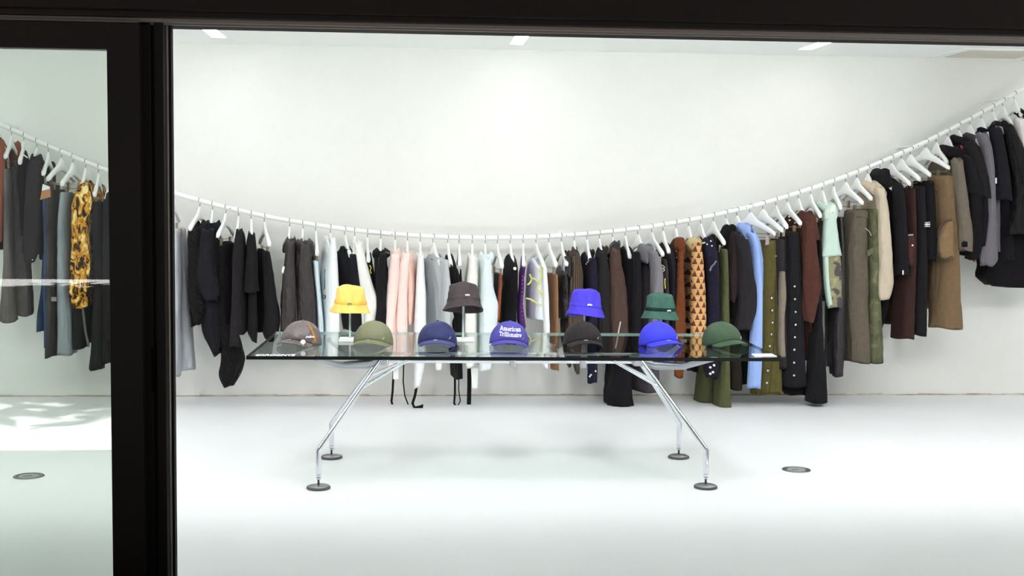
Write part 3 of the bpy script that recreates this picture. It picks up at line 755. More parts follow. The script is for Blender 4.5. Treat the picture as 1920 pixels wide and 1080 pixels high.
def G(name, label, cat, hook, mat, short, end=None, clips=0, phi=None, hang=True, bare=False):
    g = Gar(); Xh = U(hook, 400, YR).x; z = railz(Xh)
    # refine: the rail point seen at this picture column
    for _ in range(4):
        q = (Vector((Xh, YR, z)) - _O); px = 960 + FPX * q.dot(_R) / q.dot(_F); Xh += (hook - px) * YR / FPX; z = railz(Xh)
    if phi is None:
        if end: 
            Xn = U(end[0], end[1], YR - .19).x; phi = math.asin(max(-.8, min(.8, (Xn - Xh) / .20)))
        else: phi = max(0, min(.36, (hook - 1000) / 700 * .36))
    g.x, g.z, g.phi, g.mat = Xh, z, phi, mat
    g.o = thing(name, (Xh, YR, z), label, cat, {'jacket': 'jackets and coats on the rail', 'trousers': 'trousers on the rail', 'jeans': 'trousers on the rail'}.get(cat, 'tops, dresses and skirts on the rail'))
    if hang: hanger(Xh, z, phi, 'white hanger holding the ' + short, clips, bare or hook in (44, 374, 689, 1005.6, 1053))
    return g
def body(g, rows, mat=None, **k): k.setdefault('sh', .085); k.setdefault('b', .185); return loft(g, 'body', rows, mat, **k)
def sleeve(g, rows, mat=None, **k): k.setdefault('s', .172); k.setdefault('b', .045); k.setdefault('far', True); k.setdefault('sh', .02); k.setdefault('p', .85); return loft(g, 'sleeve', rows, mat, **k)
def collar(g, rows, mat=None, name='collar', **k): k.setdefault('s', .03); k.setdefault('b', .07); k.setdefault('fold', .04); k.setdefault('sh', .02); k.setdefault('hollow', True); return loft(g, name, rows, mat, **k)
def legs(g, near, far=None, mat=None, b=.095, sn=.10, **k):
    loft(g, 'leg', near, mat, s=sn, b=b, **k)
    if far: loft(g, 'leg', far, mat, s=-sn, b=b, **k)
def strip_px(g, part, pts, wpx, mat, s=0.0, th=.002, label=None, parent=None):
    """a ribbon or cord following points of the picture on the garment's own plane"""
    Yc = YR - s * math.cos(g.phi); P = [U(x, y, Yc) for x, y in pts]
    w2 = wpx * YR / FPX / 2; vs_, fs = [], []; n = len(P)
    for i, p in enumerate(P):
        t = (P[min(i + 1, n - 1)] - P[max(i - 1, 0)]).normalized(); nx = Vector((t.z, 0, -t.x))
        for (a, d) in ((-1, -1), (1, -1), (1, 1), (-1, 1)):
            q = p + nx * w2 * a + Vector((0, d * th, 0)); vs_.append(q - Vector((g.x, YR, g.z)))
    for i in range(n - 1):
        for k in range(4): k2 = (k + 1) % 4; fs.append((i * 4 + k, i * 4 + k2, i * 4 + 4 + k2, i * 4 + 4 + k))
    fs.append((0, 1, 2, 3)); fs.append(tuple((n - 1) * 4 + k for k in (3, 2, 1, 0)))
    o = link(part, mesh_of(part, vs_, fs, mat, False), parent or g.o)
    if label: o['label'] = label
    return o
def near_face(g, x, y, s, depth=.012):
    return U(x, y, YR - s * math.cos(g.phi)) - Vector((g.x, YR, g.z))
def stud(g, part, x, y, s, r, mat, parent=None, label=None):
    q = near_face(g, x, y, s)
    v, f = lathe_data([(.0004, .0045), (r * .6, .004), (r, .0015), (r, -.012), (.0004, -.012)], 12)
    me = mesh_of(part, [Vector((p.x, -p.z, p.y)) + q for p in v], f, mat); o = link(part, me, parent or g.o)
    if label: o['label'] = label
    return o
def patch(g, part, quad, s, mat, th=.004, label=None):
    """a flat sewn-on piece: four picture corners on the plane s metres in front of the rail"""
    Yc = YR - s * math.cos(g.phi); P = [U(x, y, Yc) - Vector((g.x, YR, g.z)) for x, y in quad]
    vs_ = P + [p + Vector((0, th, 0)) for p in P]
    fs = [(0, 1, 2, 3), (7, 6, 5, 4), (0, 4, 5, 1), (1, 5, 6, 2), (2, 6, 7, 3), (3, 7, 4, 0)]
    o = link(part, mesh_of(part, vs_, fs, mat, False), g.o)
    if label: o['label'] = label
    return o
# fabrics
BLK = cloth('black_wool', (30, 28, 31)); BLK2 = cloth('black_cotton', (36, 34, 37)); CHAR = cloth('charcoal_wool', (50, 47, 50)); INK = cloth('ink_wool', (36, 36, 43))
TAGW = plain('paper_white', (242, 243, 242), .6); SILV = plain('silver_button', (214, 214, 218), .25, .9); PEARL = plain('pearl_button', (236, 234, 226), .25)
RIB = cloth('black_ribbon', (26, 26, 27), 'plain', .6, None, .05)
ZIP = plain('zip_metal', (190, 190, 192), .3, .8)
# ---- behind the sliding glass leaf
g = G('overshirt', 'rust red overshirt at the far left edge behind the glass leaf', 'shirt', -2, cloth('rust_cotton', (150, 84, 66)), 'rust red overshirt at the left edge')
sleeve(g, [(262, -12, 7), (275, -14, 9), (350, -13, 8), (440, -13, 4), (452, -12, 3)]); body(g, [(258, -10, 2), (350, -12, 4), (455, -12, 5), (466, -12, 6)], BLK)
DGJ = cloth('grey_brown_denim', (132, 126, 124), 'denim', .85, (104, 98, 97))
g = G('jeans', 'faded grey wide leg jeans beside the rust overshirt behind the glass', 'jeans', 21, DGJ, 'faded grey wide leg jeans', (11, 294), 1)
legs(g, [(318, 10, 18), (335, 8, 20), (400, 9, 22), (470, 9, 24), (560, 5, 29), (602, 2, 33)], [(316, 18, 42), (350, 18, 44), (430, 22, 52), (520, 28, 58), (583, 31, 62), (590, 33, 61)])
g = G('tube_top', 'narrow black top with one white stripe behind the glass leaf', 'top', 44, BLK, 'narrow black top with a white stripe', (38, 305))
o = body(g, [(283, 40, 50), (300, 36, 55), (330, 34, 56), (380, 38, 54), (440, 42, 53)], b=.15)
strip_px(g, 'white_stripe', [(37, 294), (44, 290), (52, 296)], 2.2, TAGW, .17)
g = G('jacket', 'washed charcoal jacket with cuff button behind the glass leaf', 'jacket', 68, cloth('washed_charcoal', (60, 56, 57), 'denim', .85, (50, 46, 47)), 'washed charcoal jacket behind the glass')
collar(g, [(288, 61, 76), (298, 58, 79), (306, 58, 80)]); sleeve(g, [(302, 58, 75), (320, 52, 77), (360, 48, 77), (420, 46, 75), (470, 45, 71), (491, 46, 63)])
body(g, [(296, 60, 78), (330, 58, 84), (400, 54, 86), (474, 52, 86)]); stud(g, 'cuff_button', 61, 487, .23, .005, SILV)
g = G('jeans', 'dark blue jeans with folded tan leather patch behind the glass leaf', 'jeans', 90, cloth('blue_denim', (76, 100, 138), 'denim', .85, (46, 64, 94)), 'dark blue jeans with tan patch', (82, 330), 1)
legs(g, [(346, 83, 94), (375, 81, 93), (450, 84, 94), (530, 83, 93), (600, 85, 94), (648, 85, 92)], [(360, 84, 98), (450, 83, 95), (540, 79, 92), (600, 71, 90), (620, 70, 86)], nf=3)
patch(g, 'lining_fold', [(80, 345), (93, 350), (94, 362), (78, 360)], .205, TAGW); patch(g, 'leather_patch', [(78, 358), (94, 354), (95, 369), (75, 375)], .208, cloth('tan_leather', (176, 118, 76), 'leather'))
g = G('jeans', 'worn charcoal jeans with frayed knee seam, right of the blue jeans', 'jeans', 114, cloth('worn_charcoal_denim', (98, 91, 90), 'denim', .85, (66, 60, 60)), 'worn charcoal jeans', (91, 343), 1)
legs(g, [(348, 95, 104), (400, 94, 103), (480, 95, 104), (556, 95, 107), (580, 93, 108), (640, 92, 107), (668, 92, 106)], [(358, 100, 118), (420, 102, 118), (520, 104, 116), (600, 106, 114), (650, 106, 112)], nf=3)
patch(g, 'knee_patch', [(96, 557), (106, 557), (106, 565), (96, 565)], .21, plain('frayed_thread', (134, 126, 120), .9))
g = G('jeans', 'pale grey straight jeans left of the yellow patterned shirt', 'jeans', 136, cloth('pale_grey_denim', (158, 166, 172), 'denim', .85, (136, 144, 150)), 'pale grey straight jeans', (117, 352), 1)
legs(g, [(362, 119, 131), (400, 115, 129), (460, 113, 130), (540, 113, 133), (600, 113, 138), (663, 111, 140)], [(365, 126, 138), (450, 122, 134), (560, 122, 136), (650, 124, 138)])
g = G('jeans', 'black jeans with grey side seam below the yellow patterned shirt', 'jeans', 172, cloth('black_denim', (46, 43, 44), 'denim', .85, (34, 31, 32)), 'x', hang=False)
legs(g, [(380, 150, 168), (500, 146, 168), (600, 140, 164), (651, 140, 164)], [(380, 154, 172), (500, 158, 176), (640, 158, 172)])
strip_px(g, 'side_seam', [(153, 560), (160, 620), (166, 650)], 4, plain('seam_grey', (84, 82, 82), .9), .20)
g = G('shirt', 'yellow and black blurred leopard print shirt behind the glass leaf', 'shirt', 160, cloth('leopard_print', (214, 150, 44), 'leopard'), 'yellow leopard print shirt')
collar(g, [(337, 151, 170), (345, 147, 175), (354, 147, 176)]); sleeve(g, [(347, 148, 172), (365, 140, 176), (390, 135, 172), (420, 134, 164), (470, 134, 168), (488, 134, 170), (530, 133, 165), (556, 133, 161)], fold=.1)
body(g, [(345, 150, 176), (400, 148, 178), (480, 150, 176), (560, 150, 172), (572, 152, 170)], b=.16); loft(g, 'cuff', [(557, 134, 163), (566, 134, 165), (576, 137, 164)], s=.172, b=.05, fold=.02, n=5)
g = G('jeans', 'wide black jeans beside the door stile behind the glass leaf', 'jeans', 184, MATS['black_denim'], 'wide black jeans beside the door stile', (178, 371), 1)
legs(g, [(380, 174, 188), (420, 174, 190), (500, 177, 196), (600, 174, 200), (650, 172, 196), (691, 168, 194)], [(380, 184, 198), (500, 190, 204), (600, 188, 206), (678, 190, 206)])
g = G('jacket', 'black jacket half hidden by the door stile', 'jacket', 207, BLK2, 'black jacket half hidden by the door stile')
sleeve(g, [(362, 200, 214), (390, 195, 216), (500, 193, 216), (640, 195, 214)]); body(g, [(358, 202, 212), (500, 200, 222), (676, 198, 222)])
# ---- open bay, from left to right
g = G('jeans', 'pale grey bleached jeans with tan tag beside the black post', 'jeans', 326, cloth('bleached_denim', (196, 199, 205), 'denim', .85, (164, 166, 174)), 'pale bleached jeans beside the post', (318, 405), 1)
legs(g, [(432, 320, 338), (470, 318, 340), (520, 318, 341), (580, 320, 339), (640, 322, 338), (704, 323, 337)], [(430, 330, 347), (470, 334, 352), (520, 337, 354), (580, 340, 358), (640, 341, 362), (692, 340, 366)])
patch(g, 'leather_tag', [(334, 430), (341, 429), (342, 444), (335, 445)], .03, cloth('tan_leather', (176, 118, 76)))
g = G('blouse', 'black pleated blouse, first dark garment right of the pale jeans', 'top', 374, cloth('black_pleats', (34, 31, 33), 'pleat', .6, (20, 18, 20)), 'black pleated blouse', (357, 426))
body(g, [(414, 366, 386), (430, 362, 390), (480, 358, 390), (520, 358, 388), (560, 360, 384), (608, 366, 378)], b=.13); loft(g, 'sleeve', [(427, 354, 372), (450, 353, 378), (480, 353, 380), (515, 354, 380), (560, 358, 382), (590, 363, 381), (607, 367, 377)], s=.16, b=.05, fold=.1, sh=.03)
g = G('short_sleeve_hoodie', 'ink black hooded short sleeve top with slanted hem', 'top', 398, INK, 'ink black hooded short sleeve top', (391, 430))
collar(g, [(412, 390, 411), (420, 380, 414), (432, 375, 414), (442, 374, 402)], name='hood', s=.06, b=.08)
sleeve(g, [(430, 377, 402), (460, 373, 400), (490, 367, 402), (518, 365, 406), (545, 374, 410), (563, 386, 406)], s=.165, b=.05, far=False)
body(g, [(420, 384, 412), (480, 380, 414), (560, 376, 416), (616, 380, 420), (640, 391, 419), (663, 405, 413)], b=.15)
g = G('long_skirt', 'long black skirt with pleated pointed hem reaching lowest on the left', 'skirt', 423, BLK, 'long black skirt with pointed pleated hem', (409, 446), 1)
loft(g, 'skirt_panel', [(456, 408, 436), (500, 408, 437), (580, 414, 438), (650, 416, 448)], b=.12, p=.85)
loft(g, 'pleated_hem', [(610, 416, 442), (640, 417, 449), (672, 416, 458), (700, 412, 449), (723, 424, 437)], MATS['black_pleats'], b=.09, s=.05, fold=.12)
g = G('jacket', 'black long sleeve jacket with smooth shoulder, right of the pointed skirt', 'jacket', 447, cloth('black_twill', (43, 40, 43)), 'black smooth shouldered jacket')
collar(g, [(427, 444, 454), (436, 443, 456)]); sleeve(g, [(430, 443, 454), (450, 440, 456), (481, 436, 457), (540, 435, 453), (600, 433, 450), (650, 431, 448)], far=False)
body(g, [(432, 445, 456), (480, 444, 460), (540, 445, 463), (600, 447, 464), (622, 449, 463)])
g = G('t_shirt', 'plain black short sleeve t-shirt left of the twisted black skirt', 't-shirt', 471, BLK2, 'plain black t-shirt', (473, 447))
sleeve(g, [(437, 468, 478), (460, 464, 481), (500, 461, 484), (547, 458, 484)]); body(g, [(438, 467, 476), (500, 466, 481), (560, 465, 481), (620, 464, 482), (637, 471, 481)])
g = G('skirt', 'black flared skirt on a twisted hanger before the gap in the row', 'skirt', 496, BLK2, 'black flared skirt on the twisted hanger', (505, 457), 1)
legs(g, [(472, 493, 504), (500, 494, 509), (550, 496, 516), (595, 496, 523), (625, 494, 521), (637, 498, 513)], [(468, 484, 494), (500, 482, 496), (560, 480, 496), (610, 482, 496), (622, 484, 494)], nf=3)
LEA = cloth('dark_brown_leather', (58, 50, 51), 'leather', .4, None, .5)
g = G('leather_jacket', 'dark brown leather jacket with pointed collar and hanging tag', 'jacket', 543, LEA, 'dark brown leather jacket with pointed collar')
collar(g, [(442, 540, 553), (449, 535, 555), (458, 531, 552), (468, 530, 540)]); sleeve(g, [(453, 537, 553), (480, 534, 553), (530, 530, 556), (590, 528, 558), (618, 527, 557)]); body(g, [(452, 538, 554), (520, 532, 560), (590, 528, 562), (622, 528, 562)])
strip_px(g, 'tag_string', [(531, 500), (528, 520), (524, 537)], 3, plain('string_grey', (120, 116, 112), .8), .18); patch(g, 'price_tag', [(530, 499), (534, 500), (531, 513), (528, 510)], .20, TAGW)
g = G('leather_jacket', 'dark brown hooded leather jacket behind the brown leather cap', 'jacket', 568, LEA, 'dark brown hooded leather jacket')
collar(g, [(446, 566, 580), (452, 558, 586), (462, 554, 588), (474, 566, 587), (482, 572, 584)], name='hood', s=.06, b=.09); sleeve(g, [(456, 564, 580), (480, 560, 584), (510, 558, 587), (540, 558, 590), (600, 562, 593), (620, 566, 593)])
body(g, [(454, 556, 578), (520, 552, 580), (580, 552, 584), (622, 554, 586)])
g = G('trousers', 'pale blue white trousers right of the hooded leather jacket', 'trousers', 592, cloth('ice_blue_cotton', (206, 220, 226)), 'pale blue white trousers', (596, 487), .145, phi=.12)
legs(g, [(490, 586, 597), (520, 588, 599), (560, 592, 602), (620, 595, 606), (660, 596, 606)], [(490, 592, 598), (560, 590, 600), (650, 592, 602)], nf=3)
WHT = cloth('white_jersey', (238, 241, 242)); WHC = cloth('cream_white_knit', (236, 236, 230))
g = G('long_sleeve_shirt', 'white long sleeve shirt with black printed lettering, left of black sweater', 'shirt', 620, WHT, 'white long sleeve shirt with black print', (628, 470))
sleeve(g, [(445, 620, 628), (470, 617, 631), (521, 614, 634), (560, 614, 637), (620, 612, 637), (688, 614, 632)]); body(g, [(450, 612, 624), (490, 605, 624), (520, 603, 622), (580, 604, 622), (640, 604, 622), (676, 606, 620)], b=.17)
PRB = plain('black_print', (34, 33, 35), .8)
patch(g, 'print_panel', [(609, 505), (612, 505), (611, 523), (618, 511), (615, 538), (608, 543)][0:1] + [(618, 511), (615, 538), (608, 543)], .12, PRB)
for k in range(3): patch(g, 'print_bar', [(611 + (2 - k) * 1.2 - 1, 541 + k * 4), (615, 541 + k * 4), (615, 543.5 + k * 4), (611 + (2 - k) * 1.2 - 1, 543.5 + k * 4)], .12, PRB)
for txx, cx in (('O', 607.5), ('R', 611.5), ('.', 614.5)):
    me = text_mesh('printed_letter', txx, .036, PRB, .0006, .001, .6); q = near_face(g, cx, 557, .135)
    for v in me.vertices: v.co = Vector((v.co.x + q.x, q.y - v.co.z, v.co.y + q.z))
    link('printed_letter', me, g.o)
g = G('sweater', 'black crew neck sweater above the yellow bucket hat', 'sweater', 647, INK, 'black crew neck sweater', (664, 470))
body(g, [(463, 640, 656), (480, 637, 661), (535, 642, 668), (580, 646, 668), (620, 652, 672)], b=.16); loft(g, 'sleeve', [(478, 657, 667), (535, 660, 673), (580, 662, 676), (622, 662, 678)], s=.17, b=.045); loft(g, 'sleeve', [(473, 632, 643), (500, 634, 646), (540, 638, 650), (580, 642, 654)], s=-.16, b=.045)
collar(g, [(461, 640, 655), (468, 641, 657)], b=.06)
g = G('sweater', 'cream white sweater with bent sleeve right of the black crew neck', 'sweater', 665, WHC, 'cream white sweater with bent sleeve')
collar(g, [(450, 662, 675), (458, 661, 677)]); sleeve(g, [(455, 665, 677), (488, 668, 687), (530, 674, 698), (568, 683, 709), (600, 684, 703), (622, 685, 698)], fold=.04); body(g, [(454, 662, 676), (500, 668, 686), (560, 672, 690), (622, 674, 690)], fold=.04)
g = G('tank_top', 'narrow black top with yellow print between two pale sleeves', 'top', 689, BLK, 'narrow black top with yellow print', (691, 488))
body(g, [(474, 686, 696), (490, 686, 698), (515, 689, 702), (537, 694, 702)], b=.15); strip_px(g, 'yellow_print', [(693, 497), (696, 502), (694, 507), (696, 513)], 1.4, plain('yellow_print', (222, 212, 70), .7), .168)
g = G('collared_jacket', 'black jacket with shiny lapel beside the pink hoodie', 'jacket', 714, BLK2, 'black jacket with shiny lapel')
collar(g, [(464, 707, 722), (470, 699, 731), (477, 697, 732), (483, 702, 722)], b=.09); sleeve(g, [(474, 712, 724), (500, 707, 724), (513, 706, 727), (545, 705, 724), (602, 705, 727), (625, 706, 726)]); body(g, [(470, 702, 720), (520, 703, 718), (600, 703, 718), (625, 704, 716)])
strip_px(g, 'lapel_piping', [(711, 488), (716, 476), (724, 473), (730, 475)], 1.8, plain('grey_satin', (126, 122, 126), .4), .14)
PNK = cloth('pale_pink_jersey', (243, 220, 213)); SAL = cloth('salmon_knit', (236, 202, 190))
g = G('hoodie', 'pale pink hoodie right of the black shiny lapel jacket', 'hoodie', 741, PNK, 'pale pink hoodie')
collar(g, [(463, 735, 748), (472, 732, 750), (486, 731, 749), (496, 730, 738)], name='hood', s=.06, b=.08); sleeve(g, [(478, 733, 750), (501, 729, 750), (556, 725, 746), (600, 722, 741), (650, 724, 741), (688, 727, 741)]); body(g, [(475, 736, 750), (550, 734, 748), (650, 732, 746)])
patch(g, 'price_tag', [(737, 690), (747, 690), (747, 711), (737, 711)], .12, TAGW)
for pts, wd in (([(737, 684), (738, 700), (736, 735), (734, 752), (736, 760), (752, 765.5)], 4.2), ([(757, 680), (756, 716), (759, 742), (767, 763)], 2.4)): strip_px(g, 'strap', pts, wd, RIB, .02)
g = G('sweater', 'light pink fine knit sweater with salmon shade, right of the pink hoodie', 'sweater', 764, SAL, 'light pink fine knit sweater')
sleeve(g, [(474, 754, 769), (504, 748, 767), (560, 745, 764), (600, 743, 764), (650, 744, 762), (680, 746, 760)], PNK, fold=.04); body(g, [(469, 758, 773), (493, 760, 777), (528, 761, 779), (581, 761, 777), (603, 763, 775)], b=.17)
g = G('long_sleeve_shirt', 'narrow white long sleeve with black cuff ribbon left of the grey sweatshirt', 'shirt', 788, WHT, 'narrow white shirt with black cuff ribbon', (790, 470))
sleeve(g, [(478, 784, 793), (520, 781, 796), (560, 779, 799), (620, 777, 799), (680, 778, 796), (700, 777, 793), (727, 776, 787)], fold=.04); body(g, [(474, 786, 794), (560, 784, 798), (660, 784, 798)])
strip_px(g, 'strap', [(781, 726), (778, 742), (773.5, 756), (777, 764), (786, 763), (793, 760), (791, 765), (784, 768)], 5, RIB, .17)
g = G('sweatshirt', 'heather grey crew neck sweatshirt facing the room', 'sweatshirt', 813, cloth('heather_grey', (196, 198, 200), 'tweed', .9, (180, 182, 185)), 'heather grey crew neck sweatshirt', (834, 484))
body(g, [(478, 806, 826), (495, 804, 828), (540, 806, 832), (600, 808, 836), (645, 810, 836)], b=.175, fold=.26, nf=7); loft(g, 'sleeve', [(488, 827, 838), (540, 829, 842), (600, 829, 843), (640, 831, 842)], s=.17, b=.045); loft(g, 'sleeve', [(486, 795, 806), (540, 796, 808), (600, 800, 812), (640, 803, 813)], s=-.17, b=.045)
collar(g, [(476, 806, 828), (486, 808, 829)], b=.08, name='neckband'); patch(g, 'price_tag', [(816, 676), (829, 676), (827, 694), (818, 694)], .1, TAGW)
g = G('tank_top', 'black sleeveless top left of the brown bucket hat crown', 'top', 840, BLK, 'black sleeveless top behind the brown hat', (849, 480))
body(g, [(477, 837, 848), (500, 838, 855), (540, 840, 859), (600, 843, 864), (660, 846, 862), (706, 849, 862)], b=.165)
for pts in ([(853, 704), (853, 738), (851.5, 756), (858, 767)], [(860.5, 702), (860, 730), (863, 752), (858, 762)]): strip_px(g, 'strap', pts, 4 if pts[0][0] == 853 else 2, RIB, .05)
g = G('camisole', 'black strappy top below a narrow white hanger, left of white shirt', 'top', 861, BLK, 'black strappy top', (863, 504))
body(g, [(505, 856, 865), (520, 855, 866), (600, 853, 866), (660, 855, 864)], b=.14)
g = G('shirt', 'white shirt with rounded shoulder above the brown bucket hat', 'shirt', 885.6, WHC, 'white round shouldered shirt')
collar(g, [(474, 882, 893), (482, 880, 894)]); sleeve(g, [(479, 881, 893), (530, 875, 896), (580, 872, 893), (640, 871, 892), (688, 873, 889)], fold=.05); body(g, [(478, 879, 890), (520, 874, 890), (620, 870, 888), (672, 870, 888)], fold=.05)
patch(g, 'price_tag', [(883, 690), (897, 690), (895, 727), (885, 727)], .13, TAGW); strip_px(g, 'strap', [(880, 690), (880, 725), (879, 765)], 8, RIB, .03)
g = G('hoodie', 'pale blue white hoodie right of the brown bucket hat', 'hoodie', 910, cloth('frost_jersey', (224, 233, 236)), 'pale blue white hoodie')
collar(g, [(470, 902, 920), (478, 898, 926), (490, 897, 924), (504, 900, 908)], name='hood', s=.06, b=.09); sleeve(g, [(484, 907, 921), (510, 904, 923), (540, 903, 926), (576, 903, 934), (620, 903, 930), (694, 898, 920)], fold=.05); body(g, [(484, 899, 914), (540, 897, 912), (640, 896, 910), (684, 898, 910)])
g = G('skirt', 'dark satin skirt with rust red edge right of the white hoodie', 'skirt', 933, cloth('rust_satin', (150, 82, 58), 'plain', .5), 'dark satin skirt with rust edge', (941, 502), .145)
loft(g, 'skirt_panel', [(514, 936, 941), (545, 934, 940), (600, 930, 937)], s=.16, b=.03, label='rust red edge panel'); loft(g, 'skirt_panel', [(514, 929, 939), (545, 929, 938), (602, 929, 936)], cloth('dark_satin', (52, 38, 38), 'plain', .5), s=-.02, b=.14)
g = G('dress', 'black sleeveless v-neck dress with small white pin', 'dress', 957, BLK, 'black v-neck dress with white pin', (967, 498))
body(g, [(478, 951, 963), (500, 948, 966), (545, 947, 966), (600, 945, 963), (640, 946, 962)], b=.175, sh=.06); q = near_face(g, 965.5, 503.5, .195)
stud(g, 'pin', 965.5, 503.5, .197, .011, TAGW)
g = G('sequin_top', 'narrow purple top with rows of pink sequins', 'top', 981, cloth('purple_dots', (92, 46, 128), 'plain', .55), 'narrow purple sequin top', (983, 470))
body(g, [(480, 977, 985), (496, 976, 984), (510, 973, 981), (524, 973, 982), (560, 971, 980), (600, 970, 983), (612, 974, 985)], b=.16, fold=.1)
for k in range(12): stud(g, 'sequin', 979.7 - .03 * k + .6 * math.sin(k * 1.3), 518 + 7.4 * k, .175, .0035, plain('pink_sequin', (226, 70, 150), .3))
SHE = cloth('sheer_grey', (238, 242, 248), 'plain', .6)
g = G('embroidered_top', 'sheer pale grey top with yellow green floral trim', 'top', 1005.6, SHE, 'sheer top with yellow floral trim', (1019, 496))
body(g, [(486, 996, 1012), (500, 994, 1014), (580, 992, 1015), (597, 994, 1014)], b=.175, fold=.05, sh=.06); loft(g, 'sleeve', [(500, 1016, 1024), (572, 1018, 1029), (620, 1020, 1030), (690, 1018, 1026)], WHT, s=.185, b=.03)
YEL = cloth('yellow_trim', (232, 232, 140), 'boucle', .9, (190, 196, 90))
for pts in ([(1014, 496), (1013, 508), (1016, 518), (1013, 526), (1010, 534), (1007, 541), (1014, 550), (1020, 557), (1026, 563)], [(993, 514), (997, 523), (994, 530), (989, 534)], [(997, 521), (1004, 524), (1008, 528)], [(986, 559), (995, 561), (1005, 567), (1015, 573)]): strip_px(g, 'floral_trim', pts, 2.8, YEL, .2, .004)
g = G('trousers', 'camel brown trousers right of the sheer floral top', 'trousers', 1029.5, cloth('camel_wool', (150, 112, 82)), 'camel brown trousers', (1042, 500), .145)
legs(g, [(514, 1034, 1042), (560, 1034, 1043), (600, 1035, 1043), (692, 1036, 1044)], [(514, 1028, 1037), (560, 1029, 1039), (620, 1030, 1040)], nf=3)
g = G('leather_camisole', 'black leather sleeveless top with deep armhole', 'top', 1053, cloth('black_leather', (38, 34, 36), 'leather', .4, None, .5), 'black leather sleeveless top', (1062, 496))
body(g, [(500, 1046, 1063), (530, 1044, 1066), (560, 1044, 1065), (594, 1046, 1061)], b=.165, sh=.05)
loft(g, 'shoulder_strap', [(482, 1057, 1069), (492, 1064, 1071), (520, 1064, 1069)], s=.18, b=.02); patch(g, 'price_tag', [(1056, 486), (1059, 486), (1059, 515), (1055, 514)], .10, TAGW)
g = G('striped_shirt', 'brown pinstriped shirt left of the violet bucket hat', 'shirt', 1077, cloth('brown_stripe', (106, 92, 80), 'stripe', .85, (66, 54, 46)), 'brown pinstriped shirt')
collar(g, [(462, 1074, 1081), (470, 1072, 1082), (480, 1070, 1080)]); sleeve(g, [(474, 1074, 1084), (490, 1071, 1089), (520, 1069, 1093), (560, 1068, 1093), (620, 1066, 1091), (680, 1074, 1087), (699, 1079, 1086)]); body(g, [(470, 1070, 1084), (500, 1066, 1084), (560, 1062, 1082), (650, 1064, 1082)])
BOU = cloth('navy_boucle', (54, 52, 76), 'boucle', .95, (28, 26, 40))
g = G('boucle_sweater', 'navy fuzzy sweater with stitched neckline behind the violet bucket hat', 'sweater', 1101, BOU, 'navy fuzzy sweater')
body(g, [(474, 1092, 1108), (500, 1093, 1112), (545, 1095, 1115), (640, 1098, 1116)], b=.175); loft(g, 'sleeve', [(486, 1104, 1118), (500, 1105, 1119), (545, 1106, 1120), (620, 1104, 1119), (680, 1102, 1119), (717, 1102, 1118)], s=.175, b=.045)
for x, y in ((1099, 495), (1101.5, 492), (1104, 488), (1108, 484)): stud(g, 'stitch', x, y, .19, .004, plain('pink_stitch', (206, 172, 176), .8))
for x, y in ((1106, 706), (1108, 703), (1117, 696)): stud(g, 'pearl', x, y, .225, .006, PEARL)
g = G('coat', 'charcoal wool coat left of the brown wool coat', 'jacket', 1124.6, cloth('charcoal_coat', (52, 50, 51), 'tweed', .9, (44, 42, 43)), 'charcoal wool coat')
collar(g, [(463, 1122, 1131), (470, 1119, 1132), (482, 1118, 1130)]); sleeve(g, [(472, 1123, 1134), (490, 1121, 1138), (513, 1120, 1143), (560, 1120, 1144), (640, 1122, 1143), (662, 1123, 1142)]); body(g, [(470, 1120, 1134), (537, 1118, 1138), (672, 1118, 1138)])
g = G('coat', 'brown tweed coat with black leather collar and silver zip', 'jacket', 1149, cloth('brown_tweed', (104, 82, 74), 'tweed', .95, (78, 60, 54)), 'brown tweed coat with leather collar')
collar(g, [(450, 1152, 1161), (458, 1145, 1162), (468, 1142, 1160), (478, 1141, 1150)], cloth('black_leather', (38, 34, 36)), label='black leather collar'); sleeve(g, [(466, 1147, 1162), (490, 1143, 1164), (520, 1142, 1171), (560, 1143, 1176), (590, 1143, 1178), (620, 1146, 1178), (650, 1149, 1172), (664, 1151, 1168)]); body(g, [(466, 1142, 1158), (540, 1138, 1158), (668, 1138, 1160)])
strip_px(g, 'sleeve_zip', [(1163.5, 603), (1160, 620), (1157, 638), (1154, 653)], 2.2, ZIP, .245, .004)
g = G('long_dress', 'long black dress reaching the floor behind the table leg', 'dress', 1173, cloth('black_crepe', (33, 31, 35)), 'long black dress')
body(g, [(464, 1164, 1184), (490, 1162, 1188), (560, 1158, 1188), (640, 1146, 1186), (700, 1140, 1182), (740, 1136, 1180), (759, 1136, 1182)], b=.15, fold=.09); loft(g, 'sleeve', [(474, 1186, 1199), (500, 1188, 1201), (560, 1186, 1202), (650, 1184, 1200)], s=.175, b=.045)
GRS = cloth('grey_flannel', (142, 140, 146), 'tweed', .9, (126, 124, 130))
g = G('overshirt', 'grey flannel overshirt with pointed collar behind the green bucket hat', 'shirt', 1197, GRS, 'grey flannel overshirt', (1226, 474))
collar(g, [(456, 1204, 1217), (464, 1200, 1221), (478, 1199, 1216), (490, 1200, 1206)], s=.08); body(g, [(464, 1202, 1220), (520, 1200, 1222), (600, 1196, 1222), (680, 1194, 1222), (732, 1194, 1220)], cloth('grey_flannel_body', (94, 88, 92), 'tweed', .9, (84, 78, 82)), b=.15); loft(g, 'sleeve', [(472, 1218, 1229), (490, 1220, 1235), (513, 1222, 1240), (560, 1222, 1241), (620, 1218, 1236), (664, 1216, 1230)], s=.18, b=.045)
g = G('cargo_trousers', 'dark brown strapped trousers with metal rings left of the navy vest', 'trousers', 1223, cloth('dark_umber', (74, 62, 62)), 'dark brown strapped trousers', (1242, 481), .145)
legs(g, [(486, 1236, 1243), (510, 1236, 1247), (560, 1238, 1248), (620, 1238, 1248)], [(484, 1232, 1241), (600, 1233, 1242)], nf=3)
